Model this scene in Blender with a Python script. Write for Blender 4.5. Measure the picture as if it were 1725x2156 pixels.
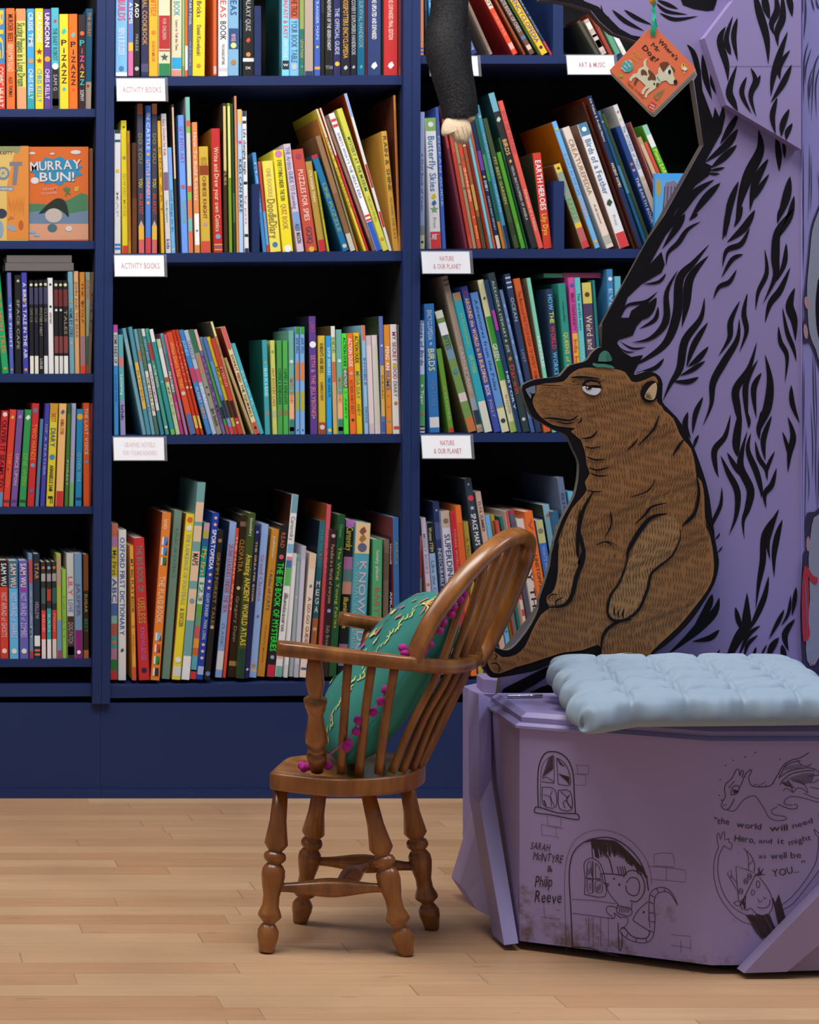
import bpy, math, random
from mathutils import Vector, Matrix
random.seed(7)
S = bpy.context.scene
for o in list(bpy.data.objects): bpy.data.objects.remove(o)
# ---------------------------------------------------------------- camera, world, lights, exposure
F, VX, HY, D, CX, CH = 4500.0, -300.0, 780.0, 4.5, -0.3, 0.9
cam = bpy.data.cameras.new('camera'); camo = bpy.data.objects.new('camera', cam); S.collection.objects.link(camo)
camo.location = (CX, -D, CH); camo.rotation_euler = (math.pi/2, 0, 0)
cam.sensor_fit = 'HORIZONTAL'; cam.sensor_width = 36.0; cam.lens = F/1725*36.0
cam.shift_x = (862.5-VX)/1725; cam.shift_y = -(1078-HY)/1725
cam.clip_start = 0.05
cam.dof.use_dof = True; cam.dof.focus_distance = 3.35; cam.dof.aperture_fstop = 22
S.camera = camo
w = bpy.data.worlds.new('world'); S.world = w; w.use_nodes = True
w.node_tree.nodes['Background'].inputs[0].default_value = (0.62, 0.74, 1.0, 1)
w.node_tree.nodes['Background'].inputs[1].default_value = 0.22
def area(name, loc, target, size, power, col, sy=None):
    l = bpy.data.lights.new(name, 'AREA'); l.energy = power; l.color = col; l.size = size
    if sy: l.shape = 'RECTANGLE'; l.size_y = sy
    o = bpy.data.objects.new(name, l); S.collection.objects.link(o); o.location = loc
    o.rotation_euler = (Vector(target)-Vector(loc)).to_track_quat('-Z', 'Y').to_euler()
    return o
area('ceiling_light_front', (0.3, -1.7, 3.1), (0.6, -0.2, 0.6), 1.5, 66, (1.0, 0.95, 0.90), 0.9)
area('ceiling_light_side', (-1.2, -1.0, 3.0), (0.6, -0.3, 0.4), 1.0, 26, (1.0, 0.92, 0.85), 0.8)
area('ceiling_light_right', (2.6, -1.6, 3.0), (1.4, -1.0, 0.5), 1.2, 34, (0.80, 0.84, 1.0), 0.9)
S.view_settings.view_transform = 'Standard'; S.view_settings.look = 'None'
S.view_settings.exposure = 0.0; S.view_settings.gamma = 1.0; S.view_settings.use_curve_mapping = False

# ---------------------------------------------------------------- helpers
def PX(px, py, Y=0.0):
    s = (D+Y)/F
    return Vector((CX+(px-VX)*s, Y, CH-(py-HY)*s))
def PZ(px, py, z):
    s = (CH-z)/(py-HY)
    return Vector((CX+(px-VX)*s, s*F-D, z))
def on_plane(p0, n):
    p0 = Vector(p0); n = Vector(n); c = Vector((CX, -D, CH))
    def f(px, py):
        d = Vector(((px-VX)/F, 1.0, -(py-HY)/F))
        return c + d*((p0-c).dot(n)/d.dot(n))
    return f
def lin(c):
    if isinstance(c, str):
        if len(c) == 3: c = ''.join(q*2 for q in c)
        c = [int(c[i:i+2], 16)/255 for i in (0, 2, 4)]
    return tuple(((x/12.92) if x <= 0.04045 else ((x+0.055)/1.055)**2.4) for x in c)
MATS = {}
def mat(key, col=None, rough=0.5, metal=0.0, noise=0.0, nscale=20.0, coat=0.0, bump=0.0, spec=0.5):
    if key in MATS: return MATS[key]
    m = bpy.data.materials.new(key); m.use_nodes = True
    nt = m.node_tree; b = nt.nodes['Principled BSDF']
    rgb = lin(col if col else key)
    b.inputs['Base Color'].default_value = (*rgb, 1); b.inputs['Roughness'].default_value = rough
    b.inputs['Metallic'].default_value = metal; b.inputs['Coat Weight'].default_value = coat
    b.inputs['Specular IOR Level'].default_value = spec
    if noise or bump:
        tc = nt.nodes.new('ShaderNodeTexCoord'); n = nt.nodes.new('ShaderNodeTexNoise')
        n.inputs['Scale'].default_value = nscale; n.inputs['Detail'].default_value = 5
        nt.links.new(tc.outputs['Object'], n.inputs['Vector'])
        if noise:
            r = nt.nodes.new('ShaderNodeMapRange'); r.inputs[3].default_value = 1-noise; r.inputs[4].default_value = 1+noise
            nt.links.new(n.outputs['Fac'], r.inputs[0])
            h = nt.nodes.new('ShaderNodeHueSaturation'); h.inputs['Color'].default_value = (*rgb, 1)
            nt.links.new(r.outputs[0], h.inputs['Value']); nt.links.new(h.outputs[0], b.inputs['Base Color'])
        if bump:
            bp = nt.nodes.new('ShaderNodeBump'); bp.inputs['Strength'].default_value = bump; bp.inputs['Distance'].default_value = 0.002
            nt.links.new(n.outputs['Fac'], bp.inputs['Height']); nt.links.new(bp.outputs[0], b.inputs['Normal'])
    MATS[key] = m
    return m
def paper(c): return mat('print_'+c, c, 0.42, spec=0.4)

class MB:
    def __init__(s, mod=18): s.v = []; s.f = []; s.m = []; s.mats = []; s.k = 0; s.mod = mod
    def lift(s):
        s.k += 1; return Vector((0, -(s.k % s.mod)*3e-5, 0))
    def mi(s, m):
        if m not in s.mats: s.mats.append(m)
        return s.mats.index(m)
    def poly(s, pts, m):
        i = len(s.v); s.v += [tuple(p) for p in pts]; s.f.append(list(range(i, i+len(pts)))); s.m.append(s.mi(m))
    def box(s, a, b, m):
        (x0, y0, z0), (x1, y1, z1) = a, b
        s.hexa([(x0, y0, z0), (x1, y0, z0), (x1, y1, z0), (x0, y1, z0)], [(x0, y0, z1), (x1, y0, z1), (x1, y1, z1), (x0, y1, z1)], m)
    def hexa(s, bot, top, m):
        i = len(s.v); n = len(bot); s.v += [tuple(p) for p in bot]+[tuple(p) for p in top]; k = s.mi(m)
        s.f.append(list(range(i, i+n))[::-1]); s.f.append(list(range(i+n, i+2*n))); s.m += [k, k]
        for j in range(n):
            s.f.append([i+j, i+(j+1) % n, i+n+(j+1) % n, i+n+j]); s.m.append(k)
    def prism(s, pts, off, m, mside=None):
        """pts: front face loop; off: vector to back"""
        i = len(s.v); n = len(pts); off = Vector(off)
        s.v += [tuple(p) for p in pts]+[tuple(Vector(p)+off) for p in pts]; k = s.mi(m); k2 = s.mi(mside or m)
        s.f.append(list(range(i, i+n))); s.f.append(list(range(i+n, i+2*n))[::-1]); s.m += [k, k2]
        for j in range(n):
            s.f.append([i+j, i+n+j, i+n+(j+1) % n, i+(j+1) % n]); s.m.append(k2)
    def rings(s, rings, m, closed=True, cap=True):
        i = len(s.v); n = len(rings[0]); k = s.mi(m)
        for r in rings: s.v += [tuple(p) for p in r]
        for a in range(len(rings)-1):
            for j in range(n if closed else n-1):
                s.f.append([i+a*n+j, i+a*n+(j+1) % n, i+(a+1)*n+(j+1) % n, i+(a+1)*n+j]); s.m.append(k)
        if cap:
            s.f.append(list(range(i, i+n))[::-1]); s.f.append(list(range(i+(len(rings)-1)*n, i+len(rings)*n))); s.m += [k, k]
    def build(s, name, parent=None, loc=None, smooth=False, rot=None, local=False):
        me = bpy.data.meshes.new(name)
        off = Vector(loc) if (loc is not None and not local) else Vector((0, 0, 0))
        if parent is not None and not local: off = Vector(parent.location)
        me.from_pydata([tuple(Vector(p)-off) for p in s.v], [], s.f)
        for m in s.mats: me.materials.append(m)
        me.polygons.foreach_set('material_index', s.m)
        if smooth: me.polygons.foreach_set('use_smooth', [True]*len(s.f))
        me.update()
        o = bpy.data.objects.new(name, me); S.collection.objects.link(o)
        if parent is not None: o.parent = parent
        elif loc is not None: o.location = loc
        if rot: o.rotation_euler = rot
        return o
def recalc(o):
    import bmesh
    bm = bmesh.new(); bm.from_mesh(o.data); bmesh.ops.recalc_face_normals(bm, faces=bm.faces); bm.to_mesh(o.data); bm.free(); return o
def empty(name, loc):
    o = bpy.data.objects.new(name, None); S.collection.objects.link(o); o.location = loc; o.empty_display_size = 0.05; return o
def tag(o, label, cat, group=None):
    o['label'] = label; o['category'] = cat
    if group: o['group'] = group
    return o
def struct(o): o['kind'] = 'structure'; return o

# catmull-rom resample
def smooth_path(pts, n=6):
    P = [Vector(p) for p in pts]; out = []
    for i in range(len(P)-1):
        p0 = P[max(i-1, 0)]; p1 = P[i]; p2 = P[i+1]; p3 = P[min(i+2, len(P)-1)]
        for k in range(n):
            t = k/n
            out.append(0.5*((2*p1)+(-p0+p2)*t+(2*p0-5*p1+4*p2-p3)*t*t+(-p0+3*p1-3*p2+p3)*t**3))
    out.append(P[-1]); return out
def stroke(mb, pts, wd, m, mp, prof=None, n=5):
    """tapered brush stroke; pts in pixels; mp maps pixel -> 3D"""
    P = smooth_path([(x, y, 0) for x, y in pts], n)
    L = len(P); A = []; B = []; lf = mb.lift()
    for i, p in enumerate(P):
        t = i/(L-1); d = (P[min(i+1, L-1)]-P[max(i-1, 0)])
        d = d.normalized() if d.length > 0 else Vector((1, 0, 0))
        nx, ny = -d.y, d.x
        q = (math.sin(math.pi*t**0.9)**1.2*1.08 if prof is None else prof(t))
        r = max(wd*0.5*q, min(0.12, wd*0.1))
        A.append(mp(p.x+nx*r, p.y+ny*r)+lf); B.append(mp(p.x-nx*r, p.y-ny*r)+lf)
    i = len(mb.v); mb.v += [tuple(a) for a in A]+[tuple(b) for b in B]; k = mb.mi(m)
    for j in range(L-1): mb.f.append([i+j, i+j+1, i+L+j+1, i+L+j]); mb.m.append(k)
def line(mb, pts, wd, m, mp, n=4): stroke(mb, pts, wd, m, mp, prof=lambda t: 1.0, n=n)
def fill(mb, pts, m, mp, sm=0):
    if sm:
        Q = smooth_path([(x, y, 0) for x, y in pts+pts[:1]], sm)[:-1]; pts = [(q.x, q.y) for q in Q]
    lf = mb.lift(); mb.poly([mp(x, y)+lf for x, y in pts], m)
def disc(mb, x, y, rx, ry, m, mp, n=18, rot=0):
    c, s_ = math.cos(rot), math.sin(rot)
    lf = mb.lift(); mb.poly([lf+mp(x+rx*math.cos(a)*c-ry*math.sin(a)*s_, y+rx*math.cos(a)*s_+ry*math.sin(a)*c) for a in [2*math.pi*k/n for k in range(n)]], m)
def inside(x, y, P):
    r = False; j = len(P)-1
    for i in range(len(P)):
        if ((P[i][1] > y) != (P[j][1] > y)) and (x < (P[j][0]-P[i][0])*(y-P[i][1])/(P[j][1]-P[i][1]+1e-9)+P[i][0]): r = not r
        j = i
    return r
# glyph cache
GL = {}
CHARS = "ABCDEFGHIJKLMNOPQRSTUVWXYZabcdefghijklmnopqrstuvwxyz0123456789&!?.,'\"-+/:"
def make_glyphs():
    tmp = []
    for bold in (0, 1):
        for ch in CHARS:
            c = bpy.data.curves.new('g', 'FONT'); c.body = ch; c.resolution_u = 2; c.offset = 0.014*bold
            o = bpy.data.objects.new('g', c); S.collection.objects.link(o); tmp.append((bold, ch, o, c))
    dg = bpy.context.evaluated_depsgraph_get(); dg.update()
    for bold, ch, o, c in tmp:
        e = o.evaluated_get(dg); me = e.to_mesh()
        vs = [(v.co.x, v.co.y) for v in me.vertices]; fs = [list(p.vertices) for p in me.polygons]
        x0 = min(v[0] for v in vs); x1 = max(v[0] for v in vs)
        GL[(bold, ch)] = ([(x-x0, y) for x, y in vs], fs, x1-x0)
        e.to_mesh_clear()
    for bold, ch, o, c in tmp:
        bpy.data.objects.remove(o); bpy.data.curves.remove(c)
make_glyphs()
def text(mb, s, m, mp, bold=1, width=None, height=1.0, center=True, shear=0.0, jit=0.0):
    """lays text in local coords (x along, y up, cap height = height), mp maps (x,y) -> 3D"""
    pos = []; x = 0
    for ch in s:
        if ch in ' _': x += 0.32; continue
        if (bold, ch) not in GL: continue
        pos.append((x, GL[(bold, ch)])); x += GL[(bold, ch)][2]+0.085
    W = max(x-0.085, 0.05); sy = height/0.70; sx = sy if width is None else width/W
    k = mb.mi(m); ox = -W*sx/2 if center else 0
    for gx, (vs, fs, gw) in pos:
        i = len(mb.v); jy = random.uniform(-jit, jit)*height
        for vx, vy in vs: mb.v.append(tuple(mp(ox+(gx+vx)*sx+shear*vy*sy, vy*sy+jy)))
        for f in fs: mb.f.append([i+q for q in f]); mb.m.append(k)
    return W*sx
def text_px(mb, s, x, y, ang, h, m, mp, width=None, bold=1, center=True, shear=0.0, jit=0.0):
    """text with baseline start/centre at pixel (x,y), rotated ang degrees clockwise in image"""
    c, q = math.cos(math.radians(ang)), math.sin(math.radians(ang)); lf = mb.lift()
    text(mb, s, m, lambda u, v: lf+mp(x+u*c+v*q, y+u*q-v*c), bold, width, h, center, shear, jit)
# lathe along arbitrary axis
def lathe(mb, a, b, prof, m, n=14):
    a = Vector(a); b = Vector(b); d = (b-a); L = d.length; d.normalize()
    u = d.orthogonal().normalized(); v = d.cross(u); R = []
    for t, r in prof:
        c = a+d*L*t; R.append([c+u*r*math.cos(2*math.pi*k/n)+v*r*math.sin(2*math.pi*k/n) for k in range(n)])
    mb.rings(R, m)
def tube(mb, pts, rad, m, n=10, sm=5, flat=None):
    P = smooth_path(pts, sm) if sm else [Vector(p) for p in pts]; L = len(P); R = []; up = Vector((0, 0, 1))
    for i, p in enumerate(P):
        d = (P[min(i+1, L-1)]-P[max(i-1, 0)]).normalized()
        u = d.cross(up); u = (u.normalized() if u.length > 0.1 else Vector((1, 0, 0))); v = u.cross(d).normalized()
        r = rad(i/(L-1)) if callable(rad) else rad
        ru, rv = (r, r) if flat is None else (r*flat[0], r*flat[1])
        R.append([p+u*ru*math.cos(2*math.pi*k/n)+v*rv*math.sin(2*math.pi*k/n) for k in range(n)])
    mb.rings(R, m)

# ---------------------------------------------------------------- node materials
def wood_mat(name, c1, c2, c3, scale=(3, 30, 30), rough=0.35, axis=None):
    m = bpy.data.materials.new(name); m.use_nodes = True; nt = m.node_tree; b = nt.nodes['Principled BSDF']
    tc = nt.nodes.new('ShaderNodeTexCoord'); mp = nt.nodes.new('ShaderNodeMapping'); mp.inputs['Scale'].default_value = scale
    nt.links.new(tc.outputs['Object'], mp.inputs[0])
    n = nt.nodes.new('ShaderNodeTexNoise'); n.inputs['Scale'].default_value = 3; n.inputs['Detail'].default_value = 8; n.inputs['Roughness'].default_value = 0.6
    nt.links.new(mp.outputs[0], n.inputs['Vector'])
    r = nt.nodes.new('ShaderNodeValToRGB'); e = r.color_ramp.elements
    e[0].position = 0.3; e[0].color = (*lin(c1), 1); e[1].position = 0.72; e[1].color = (*lin(c3), 1)
    q = e.new(0.5); q.color = (*lin(c2), 1)
    nt.links.new(n.outputs['Fac'], r.inputs[0]); nt.links.new(r.outputs[0], b.inputs['Base Color'])
    b.inputs['Roughness'].default_value = rough; b.inputs['Coat Weight'].default_value = 0.25; b.inputs['Coat Roughness'].default_value = 0.25
    return m
def floor_mat():
    m = bpy.data.materials.new('maple_boards'); m.use_nodes = True; nt = m.node_tree; b = nt.nodes['Principled BSDF']; N = nt.nodes; Lk = nt.links
    tc = N.new('ShaderNodeTexCoord'); sp = N.new('ShaderNodeSeparateXYZ'); Lk.new(tc.outputs['Object'], sp.inputs[0])
    def M(op, a, b_=None, c=None):
        n = N.new('ShaderNodeMath'); n.operation = op
        for i, x in enumerate((a, b_, c)):
            if x is None: continue
            if isinstance(x, (int, float)): n.inputs[i].default_value = x
            else: Lk.new(x, n.inputs[i])
        return n.outputs[0]
    def WN(v, w_=None):
        n = N.new('ShaderNodeTexWhiteNoise'); n.noise_dimensions = '2D'; c = N.new('ShaderNodeCombineXYZ')
        Lk.new(v, c.inputs[0])
        if w_ is not None: Lk.new(w_, c.inputs[1])
        Lk.new(c.outputs[0], n.inputs['Vector']); return n.outputs['Value']
    ry = M('DIVIDE', sp.outputs[1], 0.057); row = M('FLOOR', ry); fy = M('FRACT', ry)
    ln = M('MULTIPLY_ADD', WN(row), 0.35, 0.45)
    xx = M('DIVIDE', M('MULTIPLY_ADD', WN(M('ADD', row, 31.7)), 3.0, sp.outputs[0]), ln); col = M('FLOOR', xx); fx = M('FRACT', xx)
    rnd = WN(row, col)
    mp = N.new('ShaderNodeMapping'); mp.inputs['Scale'].default_value = (2.2, 34, 1); Lk.new(tc.outputs['Object'], mp.inputs[0])
    cb = N.new('ShaderNodeCombineXYZ'); Lk.new(M('MULTIPLY', rnd, 13.0), cb.inputs[2]); ad = N.new('ShaderNodeVectorMath'); Lk.new(mp.outputs[0], ad.inputs[0]); Lk.new(cb.outputs[0], ad.inputs[1])
    g = N.new('ShaderNodeTexNoise'); g.inputs['Scale'].default_value = 1.6; g.inputs['Detail'].default_value = 8; g.inputs['Roughness'].default_value = 0.65; g.inputs['Distortion'].default_value = 0.6
    Lk.new(ad.outputs[0], g.inputs['Vector'])
    r = N.new('ShaderNodeValToRGB'); e = r.color_ramp.elements
    e[0].position = 0.0; e[0].color = (*lin('b0825a'), 1); e[1].position = 1.0; e[1].color = (*lin('e6c49b'), 1)
    q = e.new(0.45); q.color = (*lin('cda077'), 1)
    Lk.new(M('ADD', M('MULTIPLY_ADD', rnd, 0.38, 0.08), M('MULTIPLY', g.outputs['Fac'], 0.5)), r.inputs[0])
    # dirt streaks and blotches
    d = N.new('ShaderNodeTexNoise'); d.inputs['Scale'].default_value = 3.0; d.inputs['Detail'].default_value = 6; Lk.new(tc.outputs['Object'], d.inputs['Vector'])
    dr = N.new('ShaderNodeMapRange'); dr.inputs[1].default_value = 0.35; dr.inputs[2].default_value = 0.75; dr.inputs[3].default_value = 1.0; dr.inputs[4].default_value = 0.80; Lk.new(d.outputs['Fac'], dr.inputs[0])
    mp2 = N.new('ShaderNodeMapping'); mp2.inputs['Scale'].default_value = (9, 60, 1); Lk.new(tc.outputs['Object'], mp2.inputs[0])
    d2 = N.new('ShaderNodeTexNoise'); d2.inputs['Scale'].default_value = 1.0; d2.inputs['Detail'].default_value = 4; Lk.new(mp2.outputs[0], d2.inputs['Vector'])
    dk = N.new('ShaderNodeMapRange'); dk.inputs[1].default_value = 0.66; dk.inputs[2].default_value = 0.76; dk.inputs[3].default_value = 1.0; dk.inputs[4].default_value = 0.62; Lk.new(d2.outputs['Fac'], dk.inputs[0])
    gap = M('MINIMUM', M('GREATER_THAN', fy, 0.022), M('GREATER_THAN', fx, 0.004))
    gv = M('MULTIPLY_ADD', gap, 0.30, 0.70)
    val = M('MULTIPLY', M('MULTIPLY', M('MULTIPLY', gv, 0.90), dr.outputs[0]), dk.outputs[0])
    h = N.new('ShaderNodeHueSaturation'); Lk.new(r.outputs[0], h.inputs['Color']); Lk.new(val, h.inputs['Value']); Lk.new(h.outputs[0], b.inputs['Base Color'])
    b.inputs['Roughness'].default_value = 0.48
    return m
NAVY = mat('navy_paint', '1b2f60', 0.55, spec=0.35, noise=0.06, nscale=60)
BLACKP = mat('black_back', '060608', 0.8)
CHAIRW = wood_mat('chair_wood', '663a12', '8e5622', 'a97034', (9, 9, 2.2), 0.27)
BLK = mat('ink_black', '0b080e', 0.6, spec=0.2)
LILAC = mat('lilac_paint', '8c7fb0', 0.55, noise=0.05, nscale=8)
LILAC2 = mat('lilac_edge', 'a79bd0', 0.5)
# ---------------------------------------------------------------- room
mb = MB(); mb.box((-3, -5.5, -0.05), (5, 0.45, 0.0), floor_mat()); struct(mb.build('floor'))
mb = MB(); mb.box((-3, 0.36, 0.0), (5, 0.46, 3.4), mat('wall_paint', '24304e', 0.7)); struct(mb.build('wall_back'))
# ---------------------------------------------------------------- bookcases: three navy units standing side by side
FY, SY, BY = -0.012, 0.0, 0.30          # divider front, shelf front, back
def quad_prism(mb, c4, Y0, Y1, m):
    mb.prism([PX(x, y, 0)*1.0 + Vector((0, Y0, 0)) for x, y in c4], (0, Y1-Y0, 0), m)
def bookcase(label, xl, xr, boards, top=-500):
    """xl / xr: (outer, inner) px of side panels at top (y=0) ; boards: list of (yl0,yl1,yr0,yr1)"""
    root = empty('bookcase', PX((xl[0]+xr[1])/2, 1680, 0))
    tag(root, label, 'bookcase', None)
    def lean(x, y): return x - 10.0*(y/1450.0)*(1.0 if x < 400 else 0.3)
    for a, b in ((xl[0], xl[1]), (xr[0], xr[1])):
        m = MB(); quad_prism(m, [(lean(a, -500), -500), (lean(b, -500), -500), (lean(b, 1480), 1480), (lean(a, 1480), 1480)], FY, BY, NAVY)
        for e in ((a-0.5, a) if a == xr[0] else (b, b+0.5)),: quad_prism(m, [(lean(e[0], -500), -500), (lean(e[1], -500), -500), (lean(e[1], 1480), 1478), (lean(e[0], 1480), 1478)], 0.012, BY-0.016, BLACKP)  # black lining puts the bay's darkness into the colour of the inner faces
        m.build('side_panel', root)
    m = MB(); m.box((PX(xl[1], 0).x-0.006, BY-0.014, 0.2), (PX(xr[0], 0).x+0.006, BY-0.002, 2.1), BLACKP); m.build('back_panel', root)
    for yl0, yl1, yr0, yr1 in boards:
        m = MB(); x0, x1 = lean(xl[1], yl0)+0.3, lean(xr[0], yl0)-0.3
        quad_prism(m, [(x0, yl0), (x1, yr0), (x1, yr1), (x0, yl1)], SY, BY-0.015, NAVY); m.build('shelf', root)
    m = MB(); x0, x1 = lean(xl[0], 1500)+0.06, lean(xr[1], 1500)+(0.02 if xr[1] > 300 else 0.4)
    quad_prism(m, [(x0, 1480.4), (x1, 1480.4), (x1, 1680), (x0, 1680)], 0.0, BY, NAVY)
    quad_prism(m, [(x0, 1662), (x1, 1662), (x1, 1680), (x0, 1680)], -0.006, -0.0002, NAVY); m.build('plinth', root)
    return root
BL = [(-150, -132, -150, -132), (230, 246, 229, 246), (507, 523, 507, 524), (787, 805, 787, 805), (1068, 1084, 1067, 1082), (1389, 1406, 1387, 1404), (1444, 1470, 1441, 1466)]
bookcase('navy bookcase at the left with five shelves of small paperbacks', (-500, -462), (203.2, 221.6), BL)
BM = [(-212, -192, -214, -194), (162, 181, 158, 178), (534, 553, 528, 549), (917, 936, 914, 932), (1444, 1470, 1434, 1462)]
bookcase('navy bookcase in the middle, tall shelves behind the wooden chair', (222.4, 240.5), (847, 864.6), BM)
BR = [(-260, -240, -260, -240), (116, 134, 116, 134), (524, 543, 524, 543), (912, 931, 911, 930), (1434, 1462, 1430, 1458)]
bookcase('navy bookcase at the right, half hidden behind the purple tree', (865.4, 883), (1560, 1598), BR)
def block(x0, x1, y0, y1, Y0, Y1, label):
    m = MB(); quad_prism(m, [(x0, y0), (x1, y0), (x1, y1), (x0, y1)], Y0, Y1, NAVY)
    p = PX((x0+x1)/2, y1, 0)
    tag(m.build('book_stop', loc=(p.x, (Y0+Y1)/2, p.z)), label, 'shelf divider')
block(536.5, 550, 12, 158.9, 0.002, 0.2, 'navy upright divider block between books on the top middle shelf')
block(532, 547, 387, 530.6, 0.002, 0.16, 'short navy divider block between books on the second middle shelf')
block(1165.5, 1187, -60, 115.8, 0.002, 0.22, 'navy upright divider left of the ART & MUSIC card')
block(1166.5, 1189, 381, 523.8, 0.002, 0.16, 'short navy divider block right of the red book titled EARTH HEROES')

# ---------------------------------------------------------------- books
ROWS = {}
ROWS['L1'] = ('top left shelf', (0, 229.6, 200, 228.8), '''
-8 -8 17 19 48b blue_and_red b:.55:1:d43/t:BIG:.02:.5:fc3/t:COMIC_HEART:.58:.98:fdb
14 13 17 18 f73 plain_orange t:MURDER_BEES:.06:.33:322/t:BENJAMIN_READ:.36:.63:fca/t:ALEX_THOMAS:.68:.88:532:.45
36 34 17 20 ed6 yellow_and_peach b:0:.12:f96/b:.78:1:ea7/t:Skating_Puppies_in_a_Long_Dream:.14:.77:275:.8
58 57 17 15 4ae sky_blue_ball b:.82:1:3aa/t:CRISIS_TIME:.04:.38:eef/o:.52:.38:c96/t:CHRIS_KELLY:.6:.9:def
75 74 17 17 fd3 bright_yellow t:DRAGONS:.04:.34:ffe/s:.43:.45:a32/s:.52:.4:a42/t:CHRIS_KELLY:.6:.93:5bc
93 92 18 15 649 purple_orange_fruit t:UNICORN:.04:.38:ffe/o:.5:.4:fa3/t:CHRIS_KELLY:.6:.9:edf
109 108 16 16 5bc teal_and_black b:.58:1:322/d:.13:.3:c46/t:THE_BABY_ROBOT:.2:.52:377:.6/o:.58:.42:fff/t:SAM_G:.66:.82:aaa:.5/b:.9:.97:ccc
126 125 29 19 fd3 yellow_PIZAZZ d:.18:.38:3cb/v:PiZAZZ:.26:.74:322/o:.79:.2:5bc
146 145 29 18 f72 orange_PIZAZZ d:.22:.35:7bb/v:PiZAZZ:.28:.76:322/o:.8:.15:d53
165 165 30 17 322 black_PIZAZZ o:.2:.3:d64/v:PiZAZZ:.26:.76:f59/t:SOPHY:.8:.92:ccc:.5
183 181 17 15 157 dark_teal b:.73:1:a98/t:THE_SECRET:.04:.28:c83:.4/o:.77:.2:842
''')
ROWS['L3'] = ('third left shelf', (0, 787.4, 200, 787), '''
5 -14 575 14 2a6 leaning_green t:THE_HIGH_TREE:.2:.8:c85/o:.95:.25:c94
21 15 574 8.5 56b slim_violet t:THE_FIGHT:.3:.75:ccf/b:.0:.25:66a/o:.96:.3:b95
32 31 579 15 222 black_dotted t:SPACE_CAFE:.25:.75:998:.4/s:.06:.3:cda
49 45 574 11.5 44a royal_violet t:A_BIRD'S_TALE_IN_THE_AIR:.1:.85:ddd/o:.28:.3:b94/o:.96:.3:d95
63 61 590 9 222 black_white_footed b:.81:1:eed/o:.05:.35:dda/t:CRIME_CLUB:.3:.45:776/b:.08:.26:446
73 71.5 590 9 223 next_black_white_footed b:.81:1:eed/o:.05:.35:dda/t:GHOST_CLUB:.3:.45:776/b:.08:.26:446
83 81.5 589 8.5 222 all_black_slim o:.05:.35:ddb/t:MYSTERY_NEST:.3:.6:998/b:.08:.26:446/t:LOUIS:.84:.95:ccc
92.5 91 589 9.5 223 black_white_based b:.81:1:eee/o:.05:.35:dca/t:CLUE:.3:.45:776/b:.08:.26:446
103 100.5 585 10.5 eee white_series o:.07:.25:333/o:.3:.25:333/t:GRANNY_MAGIC:.36:.48:866:.4
115 113 590 9.5 222 black_maroon_banded b:.81:1:eed/o:.05:.35:dda/b:.1:.28:733/o:.32:.3:ddd/b:.6:.78:844
125 123 590 9 222 middle_maroon_banded b:.81:1:eee/o:.05:.35:dda/b:.1:.28:733/o:.32:.3:ddd/b:.6:.78:844
134.5 132.5 590 10 222 last_maroon_banded b:.81:1:eee/o:.05:.35:dda/b:.1:.28:733/t:TALES:.32:.58:987/b:.6:.78:844
146.5 143 572 10.5 7ab dusty_teal t:HOME_BY_CITIES:.36:.64:356/o:.3:.25:b96/o:.7:.25:da7
158 155 571 10 da7 sandy_tan t:JOHN_AND_THE_BEAR:.1:.65:875:.5
170 168 573 10.5 c83 gold_purple_and_red b:.63:.92:978/b:.92:1:d43/t:THE_WOLF:.1:.5:742:.4/o:.3:.3:832
182 180 573 10 898 grey_green_and_red b:.63:.92:365/b:.92:1:d33/t:RUSTED:.08:.26:b64
193 191.5 573 7 654 dark_brown t:OLD:.2:.6:432
''')
ROWS['L4'] = ('fourth left shelf', (0, 1067.8, 200, 1066.8), '''
-9 4 865 14 c33 deep_red_black_lettered b:.85:1:59b/t:OLIVER_IT_SEAMS_TO:.1:.8:512:.7/o:.04:.35:ddd
6 21 863 13.5 d43 bright_red t:THE_MOON:.45:.8:e74:.5/d:.08:.35:cb6/b:.93:.96:733
22 36.5 864 13.5 759 mauve t:ONCE_UPON:.45:.78:cab:.5/d:.07:.4:a8b/b:.93:.96:546
40 53 863 14.5 395 grassy_green t:ONE_WEEK:.45:.8:7b4:.6/d:.08:.45:ded/b:.93:.96:253
56.5 68 850 15 c33 red_yellow_titled t:TWO_HANDS:.2:.55:e83/o:.07:.35:679/o:.6:.3:79b/o:.85:.3:669
74 84.5 883 7.5 58a short_steel_blue t:WAVE:.3:.8:a66:.5
84.5 95.5 850 9.5 44a indigo t:OF_A_FEATHER:.2:.7:99c:.5
97 106 850 16.5 dc3 yellow_blue_titled b:0:.1:c93/t:BEST:.1:.18:b53/t:DIARY:.24:.42:368/o:.52:.35:48b/t:ANNABELLE_SAM:.6:.85:333:.5/t:F:.9:.97:333
117 125 850 15.5 eb7 cream_red_footed b:.85:1:c33/t:ANIMAL_STORE:.15:.3:a62:.5/d:.08:.35:567
136 142.5 850 7.5 473 olive_green b:.0:.1:354/t:FOREST:.55:.8:ac8:.5
145 151 850 9.5 aac pale_lilac b:.77:1:7b6/o:.5:.3:da8
158.5 162 862 14 28b cerulean_sunny o:.08:.5:da3/t:OTHER_SIDE:.45:.75:7bb:.5/b:.91:.94:246
176 175.5 849 13 c52 burnt_orange t:THE_LAST_VOICE:.05:.5:cba:.5/o:.57:.3:789
190 189.5 850 7 733 maroon t:THE:.2:.6:533
''')
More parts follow.
